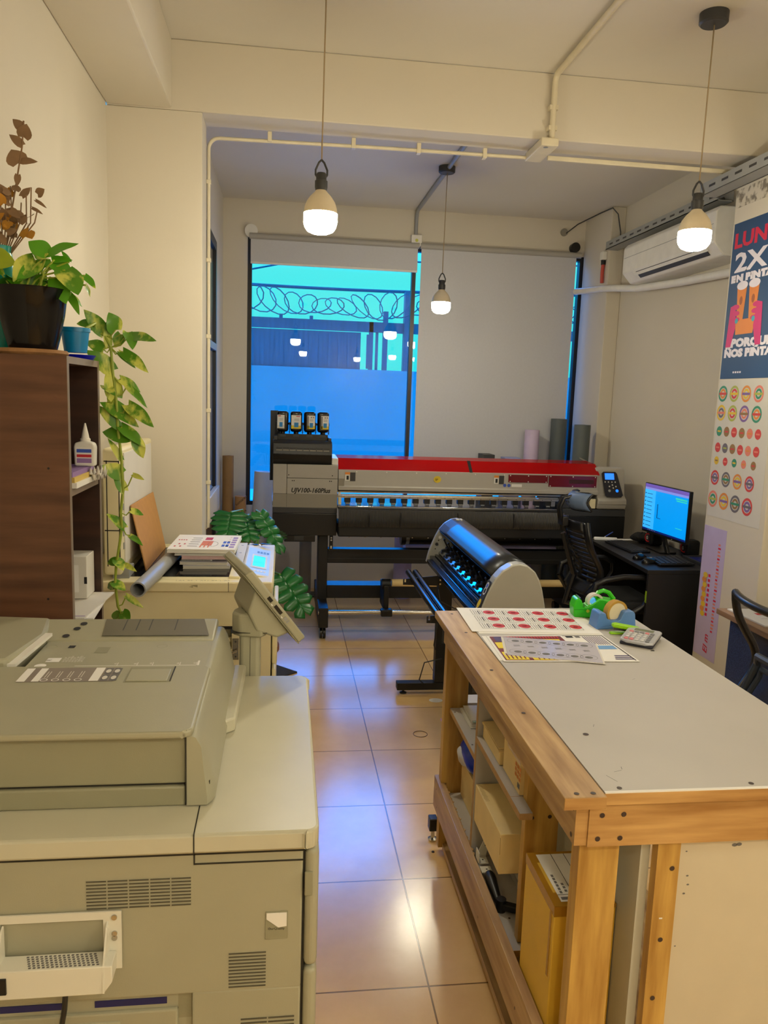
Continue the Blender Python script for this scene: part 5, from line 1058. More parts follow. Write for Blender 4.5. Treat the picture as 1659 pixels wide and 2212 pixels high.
# ------------------------------------------------------------------ things on the bench top
TOP = .9156
def sheet(corners, z, m, deco=None):
    b = MB(m); b.prism([(x_, y_, z) for x_, y_ in corners], (0, 0, .0012)); 
    if deco: deco(b, z + .0016)
    return b
def q4(c, u, v):
    (ax_, ay_), (bx_, by_), (cx_, cy_), (dx_, dy_) = c
    return Vector(((ax_ * (1 - u) + bx_ * u) * (1 - v) + (dx_ * (1 - u) + cx_ * u) * v, (ay_ * (1 - u) + by_ * u) * (1 - v) + (dy_ * (1 - u) + cy_ * u) * v, 0))
LP = [(.621, 2.403), (1.045, 2.371), (1.068, 2.661), (.631, 2.688)]
def labels(b, z):
    for i in range(4):
        for j in range(3):
            P_ = lambda a, c_: q4(LP, .10 + i * .205 + a * .19, .12 + j * .28 + c_ * .24) + Vector((0, 0, z))
            for (a0, c0, a1, c1) in ((0, 0, 1, .03), (0, .97, 1, 1), (0, 0, .02, 1), (.98, 0, 1, 1)): b.poly([P_(a0, c0), P_(a1, c0), P_(a1, c1), P_(a0, c1)], GREYINK)
            b.disc(P_(.76, .5), X, Y, .021, .024, REDINK, n=18); b.poly([P_(.66, .46), P_(.86, .46), P_(.86, .54), P_(.66, .54)], PAPER) 
            for k in range(5): b.poly([P_(.10 + k * .09, .12 + .03 * (k % 2)), P_(.125 + k * .09 + .02 * (k == 2), .12), P_(.125 + k * .09 + .02 * (k == 2), .86), P_(.10 + k * .09, .86 - .06 * (k % 3))], GREYINK if k != 2 else INK)
b = sheet([(.64, 2.385), (1.055, 2.362), (1.075, 2.65), (.65, 2.67)], TOP, PAPER); tag(b.build('paper_sheet'), 'plain lower sheet peeking out beneath the red oval label sheet', 'paper', 'sheets on the workbench')
b = sheet(LP, TOP + .0014, PAPER, labels); tag(b.build('label_sheet'), 'white sheet of twelve labels with red ovals on the bench far end', 'paper', 'sheets on the workbench')
MP = [(.645, 2.112), (1.058, 2.100), (1.049, 2.352), (.655, 2.352)]
MAR = mat('maroon_print', (112, 24, 34), .5); YEL = mat('bright_yellow_print', (232, 208, 30), .5); PRUP = mat('deep_purple_print', (72, 60, 110), .5); SKY = mat('sky_blue_print', (110, 160, 214), .5)
def menu(b, z):
    R_ = lambda u0, v0, u1, v1, m_, dz=0: b.poly([q4(MP, u0, v0) + Vector((0, 0, z + dz)), q4(MP, u1, v0) + Vector((0, 0, z + dz)), q4(MP, u1, v1) + Vector((0, 0, z + dz)), q4(MP, u0, v1) + Vector((0, 0, z + dz))], m_)
    R_(.02, .03, .62, .97, MAR); R_(.03, .05, .20, .34, YEL, .0003); R_(.23, .04, .60, .19, YEL, .0003); R_(.03, .48, .14, .72, YEL, .0003); R_(.05, .75, .13, .95, PRUP, .0003); R_(.16, .78, .58, .84, YEL, .0003)
    for k in range(18): R_(.17 + k * .024, .88, .182 + k * .024, .96, REDINK, .0003)
    for k in range(9): R_(.27 + k * .035, .06, .28 + k * .035, .16, MAR, .0006)
    for k in range(5): R_(.05 + k * .03, .08, .06 + k * .03, .28, MAR, .0006)
    R_(.66, .90, .72, .97, INK); R_(.74, .90, .78, .97, GREYINK)
    for k in range(9): R_(.80 + k * .0185, .62, .808 + k * .0185, .95, PRUP)
    R_(.76, .44, .96, .58, SKY); R_(.66, .08, .69, .50, YEL)
    for k in range(3): R_(.84 + k * .012, .06 + k * .06, .98, .095 + k * .06, PRUP)
    R_(.975, .03, .985, .97, INK); R_(.64, .97, .985, .985, INK)
b = sheet([(.635, 2.125), (1.04, 2.108), (1.03, 2.350), (.640, 2.357)], TOP, PAPER); tag(b.build('paper_sheet'), 'white sheet under the yellow and maroon print', 'paper', 'sheets on the workbench')
b = sheet(MP, TOP + .0014, PAPER, menu); tag(b.build('printed_menu'), 'yellow and maroon printed menu sheet on the workbench', 'paper', 'sheets on the workbench')
SP = [(.672, 2.165), (.937, 2.084), (.986, 2.268), (.708, 2.335)]
def sleeve(b, z):
    for i in range(6):
        for j in range(3):
            c_ = q4(SP, .12 + i * .15, .2 + j * .3) + Vector((0, 0, z))
            if j != 1: b.disc(c_, X, Y, .012, .010, GREYINK, n=14); b.disc(c_, X, Y, .026, .024, GREYINK, n=20, inner=.96, lift=.0004)
            else: b.rect(c_ - X * .008, X, Y, .02, .003, GREYINK); b.rect(c_ - X * .008 + Y * .008, X, Y, .02, .003, GREYINK)
b = sheet(SP, TOP + .0036, mat('lavender_tinted_sleeve', (198, 196, 212), .16, var=.02), sleeve); b.prism([q4(SP, -.03, -.02) + Vector((0, 0, TOP + .0029)), q4(SP, 1.02, -.03) + Vector((0, 0, TOP + .0029)), q4(SP, 1.02, .98) + Vector((0, 0, TOP + .0029)), q4(SP, -.03, 1.02) + Vector((0, 0, TOP + .0029))], (0, 0, .0005), PAPER2)
tag(b.build('sticker_sleeve'), 'clear sleeve of round grey stickers lying on the yellow print', 'sleeve', 'sheets on the workbench')
# tape dispensers
GRN = mat('bright_green_plastic', (52, 196, 22), .28, var=.02); BLU = mat('periwinkle_plastic', (92, 138, 206), .35, var=.02); AMB = mat('amber_tape', (190, 150, 70), .25)
t = thing('tape_dispenser', 'bright green tape dispenser at the far edge of the workbench', 'tape dispenser', (1.11, 2.585, TOP), 'tape dispensers on the workbench')
def loc(x_, y_, z_, a=.0, o=(0, 0)): return Vector((o[0] + x_ * math.cos(a) - y_ * math.sin(a), o[1] + x_ * math.sin(a) + y_ * math.cos(a), TOP + z_))
O1 = (1.11, 2.585); A1 = -.08
b = MB(GRN); b.prism([loc(x_, -.028, z_, A1, O1) for x_, z_ in [(-.078, .004), (-.07, 0), (.075, 0), (.082, .006), (.082, .05), (.078, .062), (.01, .070), (.0, .062), (-.018, .048), (-.035, .040), (-.048, .046), (-.054, .064), (-.064, .072), (-.074, .066), (-.082, .04)]], loc(0, .056, 0, A1) - loc(0, 0, 0, A1), bev=.004, seg=3)
b.prism([loc(x_, -.0287, z_, A1, O1) for x_, z_ in [(-.08, .030), (.08, .030), (.08, .0312), (-.08, .0312)]], (0, .0005, 0), mat('dark_green_seam', (20, 110, 14), .5)); b.build('dispenser_body', t, sharp=50)
b = MB(GRN); b.tube([loc(.0, 0, .068, A1, O1), loc(.012, 0, .088, A1, O1), loc(.03, 0, .095, A1, O1), loc(.05, 0, .088, A1, O1), loc(.07, 0, .064, A1, O1)], .008, n=8); b.build('carry_handle', t)
b = MB(STEEL); b.prism([loc(-.062, -.02, .072, A1, O1), loc(-.056, -.02, .068, A1, O1), loc(-.056, .02, .068, A1, O1), loc(-.062, .02, .072, A1, O1)], (0, 0, .004)); b.build('cutting_blade', t)
b = MB(mat('yellow_badge', (190, 200, 40), .4)); b.disc(loc(-.03, -.0288, .026, A1, O1), X, Z, .006); b.build('badge', t)
b = MB(INK); b.text('5', loc(-.05, -.0288, .040, A1, O1), X, Z, .02, INK, lift=.0006); b.text('H', loc(.03, -.0288, .044, A1, O1), X, Z, .018, INK, lift=.0006); b.build('marking', t)
b = MB(PAPER2); b.lathe([(.022, -.012), (.03, -.012), (.03, .012), (.022, .012), (.022, -.012)], loc(.0, 0, .055, A1, O1), axis=(0, 1, 0), n=28); b.build('tape_roll', t)
t = thing('tape_dispenser', 'periwinkle blue tape dispenser holding an amber roll, in front of the green one', 'tape dispenser', (1.135, 2.455, TOP), 'tape dispensers on the workbench')
O2 = (1.128, 2.462); A2 = .06
b = MB(BLU); b.prism([loc(x_, -.03, z_, A2, O2) for x_, z_ in [(-.074, 0), (.070, 0), (.072, .006), (.066, .052), (.058, .060), (.030, .060), (.024, .056), (.014, .032), (.006, .028), (-.026, .030), (-.036, .036), (-.042, .054), (-.060, .058), (-.066, .052)]], loc(0, .06, 0, A2) - loc(0, 0, 0, A2), bev=.003, seg=3); b.prism([loc(x_, -.034, z_, A2, O2) for x_, z_ in [(-.076, 0), (.072, 0), (.066, .020), (-.071, .006)]], (0, .006, 0), bev=.002)
b.build('dispenser_body', t, sharp=50)
rc = loc(.008, 0, .050, A2, O2); b = MB(AMB); b.lathe([(.034, -.012), (.042, -.012), (.042, .012), (.034, .012), (.034, -.012)], rc, axis=(-.25, 1, 0), n=40); b.build('tape_roll', t)
b = MB(mat('cream_tape_core', (226, 214, 184), .5)); b.lathe([(.0, -.010), (.018, -.011), (.030, -.011), (.0338, -.011), (.0338, .011), (0, .011)], rc, axis=(-.25, 1, 0), n=32); b.build('core', t)
t = thing('stapler', 'lime green mini stapler beside the calculator', 'stapler', (1.135, 2.375, TOP))
LIME = mat('lime_plastic', (150, 214, 14), .3, var=.02); A3, O3 = -.05, (1.135, 2.375)
b = MB(LIME); b.prism([loc(x_, -.009, z_, A3, O3) for x_, z_ in [(-.053, 0), (.04, 0), (.047, .01), (.045, .014), (.01, .012), (-.003, .006), (-.05, .006)]], loc(0, .018, 0, A3) - loc(0, 0, 0, A3), bev=.002); b.build('base', t)
b = MB(LIME); b.prism([loc(x_, -.010, z_, A3, O3) for x_, z_ in [(-.046, .024), (.04, .010), (.052, .012), (.053, .018), (.046, .024), (-.034, .038), (-.046, .036)]], loc(0, .020, 0, A3) - loc(0, 0, 0, A3), bev=.004, seg=3); b.build('arm', t, sharp=55)
b = MB(STEEL); b.prism([loc(x_, -.005, z_, A3, O3) for x_, z_ in [(-.043, .014), (.03, .008), (.03, .014), (-.043, .025)]], loc(0, .010, 0, A3) - loc(0, 0, 0, A3)); b.build('magazine', t)
# calculator
t = thing('calculator', 'silver desk calculator with pink and grey keys on the workbench', 'calculator', (1.155, 2.30, TOP))
c0 = Vector((1.152, 2.295, TOP)); a4 = math.radians(-38)
Mc = Matrix.Translation(c0) @ Matrix.Rotation(a4, 4, 'Z') @ Matrix.Rotation(math.radians(3), 4, 'X')
SILV = mat('silver_plastic', (186, 188, 196), .3, var=.02, metal=.2)
b = MB(mat('navy_base_plastic', (40, 42, 58), .4)); b.box((-.052, -.068, .002), (.052, .068, .014), bev=.006, M=Mc); b.build('base', t)
b = MB(SILV); b.prism([Mc @ Vector(p) for p in [(-.052, -.06, .013), (-.03, -.074, .013), (.03, -.074, .013), (.052, -.06, .013), (.054, .06, .013), (.045, .07, .013), (-.045, .07, .013), (-.054, .06, .013)]], Mc.to_3x3() @ Vector((0, 0, .009)), bev=.003); ccs = b.build('case', t)
b = MB(mat('lcd_olive', (120, 128, 108), .2)); b.box((-.03, .038, .0215), (.03, .058, .0228), M=Mc); b.build('display', ccs)
KEYG = mat('pale_grey_key', (200, 200, 204), .4); KEYP = mat('pink_key', (216, 130, 140), .4); KEYD = mat('grey_key', (120, 122, 130), .4)
for r_ in range(5):
    for k in range(5):
        b = MB(KEYP if (r_ == 0 and k < 2) or (r_ == 4 and k in (0, 3)) else (KEYD if k == 4 or r_ == 4 else KEYG))
        b.box((-.040 + k * .0165, -.062 + r_ * .0185, .0215), (-.028 + k * .0165, -.049 + r_ * .0185, .0255), bev=.0015, M=Mc); b.build('key', ccs)
b = MB(INK); b.prism([(1.14, 2.20, TOP), (1.152, 2.198, TOP), (1.15, 2.204, TOP)], (0, 0, .002)); tag(b.build('paper_scrap'), 'tiny black scrap in front of the calculator', 'scrap')
# ================================================================== BLACK DESK
BLACKWOOD = mat('black_laminate', (26, 25, 27), .45, var=.08); DZ = .732
t = thing('computer_desk', 'black computer desk against the right wall behind the poster column', 'desk', (2.35, 4.68, 0))
b = MB(BLACKWOOD); b.prism([(2.09, 4.15, .708), (2.615, 4.15, .708), (2.615, 5.125, .708), (2.13, 5.125, .708)], (0, 0, .024), bev=.002); b.build('desktop', t)
b = MB(BLACKWOOD); b.box((2.10, 4.155, .002), (2.60, 4.175, .708)); b.build('side_panel', t)
b = MB(mat('lime_scribble', (150, 190, 40), .5))
for k in range(3): b.tube([(2.0985, 4.158 + .006 * k, .60), (2.0985, 4.160 + .006 * k, .57), (2.0985, 4.157 + .006 * k, .535 + .012 * (k % 2))], .0016, n=5)
b.rect((2.099, 4.175, .60), -Y, Z, .02, .004, 0); b.build('lime_sticker', t)
b = MB(BLACKWOOD); b.box((2.13, 5.09, .002), (2.60, 5.11, .708)); b.build('side_panel', t)
b = MB(BLACKWOOD); b.box((2.56, 4.175, .35), (2.575, 5.09, .708)); b.build('back_panel', t)
b = MB(BLACKPL); b.box((2.36, 4.20, .002), (2.555, 4.62, .46), bev=.01); b.box((2.359, 4.24, .30), (2.3605, 4.40, .34), DARKGREY); tag(b.build('computer_tower'), 'black computer tower under the desk', 'computer')
t = thing('monitor', 'flat monitor with lit blue screen on the black desk', 'monitor', (2.43, 4.72, DZ))
def scr(u, v, l=0.0):   # u 0..1 far to near, v 0..1 bottom to top
    return Vector((2.385 + .03 * u - l, 4.87 - .525 * u, .842 + .325 * v))
b = MB(BLACKPL); b.prism([scr(0, 0), scr(1, 0), scr(1, 1), scr(0, 1)], (.022, .001, 0), bev=.003); bz_ = b.build('bezel', t)
def screen_mat():
    return mat('lit_blue_screen', (0, 140, 225), .3, var=.04, scale=2, emit=1.0)
b = MB(screen_mat()); P_ = lambda u, v, l=.0012: scr(u, v, l); R4 = lambda u0, v0, u1, v1, m_, l=.0016: b.poly([P_(u0, v0, l), P_(u1, v0, l), P_(u1, v1, l), P_(u0, v1, l)], m_)
R4(.015, .05, .985, .985, 0, .0012)
TITLE = mat('lit_violet_bar', (104, 84, 170), .3, emit=.8); SIDE = mat('lit_sky_column', (50, 165, 235), .3, emit=1.0); TASK = mat('lit_navy_bar', (10, 30, 110), .3, emit=.6); DOT = mat('screen_dark_text', (10, 50, 110), .4); GRNB = mat('lit_green_bubble', (50, 200, 170), .3, emit=.8)
R4(.015, .915, .985, .985, TITLE); R4(.015, .87, .985, .915, mat('lit_lilac_bar', (120, 130, 210), .3, emit=.9)); R4(.015, .09, .27, .87, SIDE); R4(.015, .05, .985, .088, TASK)
for k in range(9): R4(.03, .14 + k * .08, .05, .165 + k * .08, DOT, .002); R4(.075, .145 + k * .08, .2, .155 + k * .08, DOT, .002)
R4(.33, .34, .345, .62, DOT, .002); R4(.345, .34, .42, .35, DOT, .002); R4(.72, .80, .96, .83, GRNB, .002); R4(.74, .765, .96, .785, GRNB, .002); R4(.76, .25, .9, .262, GRNB, .002); R4(.70, .02, .72, .03, PAPER2, .003)
for k in range(5): R4(.15 + k * .04, .062, .165 + k * .04, .078, PAPER2, .002)
b.build('screen', bz_)
b = MB(BLACKPL); b.box((2.40, 4.62, .7325), (2.51, 4.82, .742), bev=.003); b.prism([(2.43, 4.58, .742), (2.43, 4.62, .742), (2.425, 4.72, .90), (2.425, 4.68, .90)], (.02, 0, 0), bev=.003); b.build('stand', t)
def keyboard(corners, z, label, rows=5, cols=14):
    c0 = Vector((*corners[0], z)); c1 = Vector((*corners[1], z)); c2 = Vector((*corners[2], z)); c3 = Vector((*corners[3], z))
    t = thing('keyboard', label, 'keyboard', c0, 'keyboards on the black desk')
    b = MB(BLACKPL); b.prism([c0, c1, c2, c3], (0, 0, .012), bev=.003); b.build('case', t)
    b = MB(mat('charcoal_keys', (44, 45, 50), .45) if 'charcoal_keys' not in bpy.data.materials else bpy.data.materials['charcoal_keys'])
    q = lambda u, v: (c0 * (1 - u) + c1 * u) * (1 - v) + (c3 * (1 - u) + c2 * u) * v + Vector((0, 0, .012))
    for r_ in range(rows):
        for k in range(cols):
            u0, v0 = .03 + .94 * k / cols, .06 + .88 * r_ / rows; du, dv_ = .8 * .94 / cols, .78 * .88 / rows
            b.prism([q(u0, v0), q(u0 + du, v0), q(u0 + du, v0 + dv_), q(u0, v0 + dv_)], (0, 0, .005))
    o = b.build('keys', t); o['kind'] = 'stuff'
keyboard([(2.205, 4.62), (2.19, 5.0), (2.33, 5.03), (2.345, 4.64)], DZ, 'black keyboard in front of the monitor')
keyboard([(2.205, 4.235), (2.225, 4.42), (2.47, 4.50), (2.43, 4.245)], DZ + .006, 'second black keyboard near the desk corner by the column', 6, 12)
for o in [c for c in bpy.data.objects if c.name.startswith('keys')]: del o['kind']
def mouse(x, y, a, label):
    t = thing('mouse', label, 'mouse', (x, y, DZ), 'mice on the black desk')
    b = MB(mat('glossy_black_plastic', (14, 14, 16), .18) if 'glossy_black_plastic' not in bpy.data.materials else bpy.data.materials['glossy_black_plastic'])
    b.grid(lambda u, v: Vector((x, y, DZ + .0005)) + Matrix.Rotation(a, 3, 'Z') @ Vector((.055 * -math.cos(math.pi * v) * 1.0, .031 * math.cos(2 * math.pi * u) * math.sin(math.pi * v) ** .7 * (1 - .12 * math.cos(math.pi * v)), max(0, .036 * math.sin(2 * math.pi * u)) * math.sin(math.pi * (v ** .8)) ** .7)), 24, 12, close_u=True)
    b.build('mouse_body', t)
    b = MB(GREYPVC); b.cyl((x - .002, y, DZ + .034), (x + .012, y, DZ + .033), .0045, n=8); b.build('scroll_wheel', t)
mouse(2.185, 4.46, .5, 'black mouse next to the near end of the front keyboard')
mouse(2.19, 4.335, .3, 'black mouse beside the second keyboard at the desk edge')
REDRING = mat('red_speaker_ring', (190, 36, 40), .35)
def speaker(x, y, label):
    t = thing('desktop_speaker', label, 'speaker', (x, y, DZ), 'small speakers behind the monitor')
    b = MB(BLACKPL); b.box((x - .04, y - .042, DZ), (x + .05, y + .042, DZ + .105), bev=.018, seg=4); b.build('cabinet', t)
    for zz, r_ in ((.052, .03),):
        b = MB(REDRING); b.lathe([(r_, 0), (r_, .003), (r_ * .8, .003), (r_ * .76, 0)], (x - .0405, y, DZ + zz), axis=(-1, -.25, 0)); b.build('driver_ring', t)
        b = MB(DARKGREY); b.lathe([(r_ * .76, 0), (r_ * .4, .004), (0, .004)], (x - .0405, y, DZ + zz), axis=(-1, -.25, 0)); b.disc((x - .0455, y - .001, DZ + zz), Y, Z, .011, m=PAPER2, n=14, lift=-.002, inner=.5); b.build('driver_cone', t)
speaker(2.50, 4.92, 'small black speaker with red ring left of the monitor stand')
speaker(2.568, 4.565, 'small black speaker with red ring at the right edge of the monitor')
b = MB(PAPER); b.prism([(2.145, 5.075, DZ), (2.30, 5.045, DZ), (2.31, 5.075, DZ), (2.15, 5.105, DZ)], (0, 0, .022), bev=.008, seg=3); tag(b.build('white_tray'), 'long white plastic tray at the far end of the black desk', 'tray')
b = MB(PAPER); b.prism([(2.28, 5.09, DZ), (2.43, 5.08, DZ), (2.43, 5.12, DZ), (2.29, 5.122, DZ)], (0, 0, .004)); tag(b.build('paper_pile'), 'white papers behind the long white tray on the black desk', 'papers')
t = thing('pen', 'blue pen propped on the white papers of the black desk', 'pen', (2.25, 5.12, DZ))
b = MB(BLUEP); b.cyl((2.235, 5.10, DZ + .024), (2.30, 5.13, DZ + .05), .0035, n=8); b.build('barrel', t); b = MB(PAPER2); b.cyl((2.225, 5.0955, DZ + .02), (2.235, 5.10, DZ + .024), .001, n=8, r1=.0035); b.build('tip', t)
b = lump(2.46, 5.01, DZ + .038, .07, .05, .032, 1, mat('black_cloth', (20, 20, 22), .85, bump=.5)); tag(b.build('black_cloth_bundle'), 'black crumpled cable bundle behind the front keyboard', 'bundle')
t = thing('laptop', 'dark closed laptop with a blue cover behind the second keyboard', 'laptop', (2.56, 4.36, DZ))
b = MB(DARKGREY); b.box((2.485, 4.18, DZ), (2.612, 4.50, DZ + .02), bev=.004); b.build('laptop_body', t); b = MB(mat('blue_lid', (30, 40, 130), .35)); b.box((2.49, 4.185, DZ + .0205), (2.607, 4.42, DZ + .024), bev=.001); b.build('laptop_lid', t)

# ================================================================== CHAIRS
CHB = mat('black_chair_plastic', (20, 20, 22), .35, var=.1); SEATF = mat('black_seat_fabric', (22, 22, 24), .9, bump=.2, bscale=200)
def chair_base(t, x, y, zs):
    b = MB(CHB)
    for k in range(5):
        a = k * 2 * math.pi / 5 + .3; d_ = Vector((math.cos(a), math.sin(a), 0)); s_ = Vector((-math.sin(a), math.cos(a), 0)); c = Vector((x, y, 0))
        b.prism([c + d_ * .03 + s_ * .022 + Z * .085, c + d_ * .28 + s_ * .014 + Z * .07, c + d_ * .28 - s_ * .014 + Z * .07, c + d_ * .03 - s_ * .022 + Z * .085], (0, 0, .025), bev=.004)
    b.cyl((x, y, .07), (x, y, .13), .035); sb_ = b.build('star_base', t)
    for k in range(5):
        a = k * 2 * math.pi / 5 + .3; p = Vector((x + .27 * math.cos(a), y + .27 * math.sin(a), .028)); s_ = Vector((-math.sin(a), math.cos(a), 0))
        c = MB(BLACKPL); c.cyl(p - s_ * .022, p - s_ * .004, .0275); c.cyl(p + s_ * .004, p + s_ * .022, .0275); c.box(p + Vector((-.006, -.006, 0)), p + Vector((.006, .006, .045))); c.build('caster', sb_)
    b = MB(DARKGREY); b.cyl((x, y, .12), (x, y, zs - .06), .025); b.box((x - .1, y - .09, zs - .075), (x + .1, y + .09, zs - .04), bev=.01); b.build('gas_lift', t)
t = thing('office_chair', 'black slatted office chair with headrest at the computer desk', 'chair', (2.0, 4.5, 0), 'office chairs')
chair_base(t, 2.02, 4.5, .47)
b = MB(SEATF); b.box((1.82, 4.26, .43), (2.27, 4.74, .50), bev=.03, seg=4); b.build('seat', t, sharp=60)
bx = lambda z_: 1.725 + .10 * math.exp(-((z_ - .66) / .13) ** 2) - .06 * max(0, z_ - .78) + .0
def backp(u, v, off=0.0):   # u across (0 far .. 1 near), v 0 bottom .. 1 top
    z_ = .535 + .435 * v; wd_ = .44 - .10 * max(0, v - .75) / .25 - .06 * max(0, .25 - v) / .25
    s_ = u - .5; return Vector((bx(z_) + .07 * (2 * s_) ** 2 * (.6 + .4 * v) + off, 4.5 - s_ * wd_, z_))
b = MB(CHB)
def strip(u0, u1, v0, v1, nu, nv): b.grid(lambda a, c: backp(u0 + (u1 - u0) * a, v0 + (v1 - v0) * c), nu, nv)
strip(0, .09, 0, 1, 2, 24); strip(.91, 1, 0, 1, 2, 24); strip(.09, .91, .86, 1, 14, 4); strip(.09, .91, 0, .17, 14, 4); strip(.46, .54, .17, .86, 2, 16)
for k in range(10): strip(.09, .46, .195 + k * .067, .195 + k * .067 + .04, 6, 2); strip(.54, .91, .195 + k * .067, .195 + k * .067 + .04, 6, 2)
b.build('backrest', t, solid=.012, sharp=60)
b = MB(CHB)
for u in (.0, 1.0): b.tube([backp(u, v / 14) for v in range(15)], .011, n=8)
b.tube([backp(.5, .2, -.03), backp(.5, .45, -.05), backp(.5, .8, -.025)], .016, n=8); b.tube([backp(.5, .2, -.03), (1.74, 4.5, .45), (1.90, 4.5, .42)], .02, n=8); b.build('back_frame', t)
b = MB(CHB)
for dy_ in (-.022, .022): b.tube([(1.70, 4.5 + dy_, .90), (1.675, 4.5 + dy_, .985), (1.665, 4.5 + dy_, 1.05), (1.685, 4.5 + dy_, 1.10), (1.74, 4.5 + dy_, 1.115)], .011, n=8)
b.box((1.675, 4.455, .93), (1.715, 4.545, .99), bev=.008); b.build('headrest_bracket', t)
HEADM = mat('blue_grey_headrest_mesh', (92, 112, 146), .5); b = MB(HEADM)
hr = lambda u, v: Vector((1.715 + .075 * (2 * u - 1) ** 2 + .035 * (2 * v - 1) ** 2, 4.5 + .11 * (2 * u - 1), 1.035 + .10 * v))
b.grid(hr, 14, 6); hdr = b.build('headrest', t, solid=.008)
b = MB(CHB); b.tube([hr(i / 16, 0) for i in range(17)] + [hr(1, .5)] + [hr(1 - i / 16, 1) for i in range(17)] + [hr(0, .5), hr(0, 0)], .009, n=8, caps=False)
for k in range(3): b.tube([hr(.4 + k * .1, .2) - X * .006, hr(.38 + k * .1, .45) - X * .006, hr(.45 + k * .1, .7) - X * .006], .004, n=6)
b.build('headrest_frame', hdr)
for yy in (4.215, 4.785):
    b = MB(CHB); b.tube([(1.80, yy, .56), (1.815, yy, .63), (1.87, yy, .655), (1.98, yy, .675), (2.10, yy, .672), (2.16, yy, .64), (2.165, yy, .58), (2.12, yy, .50), (2.04, yy, .45), (1.95, yy, .43), (1.86, yy, .46), (1.80, yy, .56)], .017, n=10, caps=False); b.build('armrest', t)
# second chair, mesh back, seen past the bench
MESHM = mat('dark_mesh_fabric', (30, 32, 38), .7)
def mesh_mat():
    m = mat('see_through_mesh', (26, 28, 32), .7); n_ = m.node_tree; bs = n_.nodes['Principled BSDF']; out = n_.nodes['Material Output']
    tr = n_.nodes.new('ShaderNodeBsdfTransparent'); mx = n_.nodes.new('ShaderNodeMixShader')
    mx.inputs[0].default_value = .5; n_.links.new(bs.outputs[0], mx.inputs[1]); n_.links.new(tr.outputs[0], mx.inputs[2]); n_.links.new(mx.outputs[0], out.inputs['Surface']); return m
t = thing('office_chair', 'black mesh back office chair at the desk on the right edge', 'chair', (1.95, 2.38, 0), 'office chairs')
chair_base(t, 1.96, 2.38, .47)
b = MB(SEATF); b.box((1.74, 2.14, .43), (2.2, 2.62, .50), bev=.03, seg=4); b.build('seat', t, sharp=60)
bx2 = lambda z_: 1.605 + .115 * math.exp(-((z_ - .745) / .14) ** 2)
def b2(u, v, off=0.0):
    z_ = .60 + .40 * v; wd_ = .46 - .05 * abs(v - .6); s_ = u - .5
    return Vector((bx2(z_) + .05 * (2 * s_) ** 2 + off, 2.38 - s_ * wd_, z_))
b = MB(mesh_mat()); b.grid(b2, 10, 20); b.build('mesh_back', t)
b = MB(CHB); n_ = 16
b.tube([b2(0, i / n_) for i in range(n_ + 1)] + [b2(i / 10, 1) for i in range(1, 11)] + [b2(1, 1 - i / n_) for i in range(1, n_ + 1)] + [b2(1 - i / 10, 0) for i in range(1, 11)], .015, n=10, caps=False)
b.build('back_frame', t)
LUMB = mat('slate_plastic', (52, 62, 76), .4); b = MB(LUMB)
for k in (0, 1):
    pts = [b2(.22 + .06 * k, .04, -.02), b2(.28 + .05 * k, .42 - .1 * k, -.035), b2(.36, .52 - .12 * k, -.035), b2(.64, .52 - .12 * k, -.035), b2(.72 - .05 * k, .42 - .1 * k, -.035), b2(.78 - .06 * k, .04, -.02)]
    b.tube(pts, .014 - .004 * k, n=8)
b.tube([b2(i / 10, .03 - .02 * 0, -.018) for i in range(11)], .024, n=8)
for u in (.1, .9): b.lathe([(0, 0), (.007, 0), (.007, .004), (0, .004)], b2(u, .03, -.043), PAPER2, n=10, axis=(-1, 0, 0))
b.tube([b2(.5, .03, -.02), (1.70, 2.38, .45), (1.85, 2.38, .42)], .022, n=8); b.build('lumbar_support', t)

# ================================================================== RIGHT DESK, papers
OAK = wood('brown_oak_laminate', (128, 98, 72), (158, 124, 94), 1, .4)
t = thing('side_desk', 'brown topped desk with navy panel on the right edge', 'desk', (2.3, 2.6, 0))
b = MB(OAK); b.box((2.005, 1.6, .725), (2.615, 3.28, .75), bev=.002); b.build('desktop', t)
b = MB(mat('navy_perforated_panel', (24, 38, 68), .6, rgb2=(40, 58, 92), lo=.45, hi=.55, scale=160)); b.box((2.055, 3.22, .05), (2.60, 3.24, .725)); b.box((2.055, 2.65, .20), (2.07, 3.22, .725)); b.build('modesty_panel', t)
for yy in (1.65, 3.16):
    b = MB(DARKGREY); b.box((2.12, yy, .002), (2.56, yy + .04, .04)); b.box((2.32, yy, .04), (2.38, yy + .04, .725)); b.build('leg', t)
b = MB(PAPER); b.prism([(2.05, 2.98, .7505), (2.35, 2.95, .7505), (2.33, 3.24, .7505), (2.04, 3.25, .7505)], (0, 0, .006)); b.rect((2.12, 3.14, .7567), X, Y, .14, .03, REDINK, lift=.0003); b.rect((2.10, 3.02, .7567), X, Y, .18, .004, GREYINK, lift=.0003); b.rect((2.1, 3.08, .7567), X, Y, .2, .003, GREYINK, lift=.0003)
tag(b.build('paper_pile'), 'printed papers lying on the desk behind the mesh chair', 'papers')

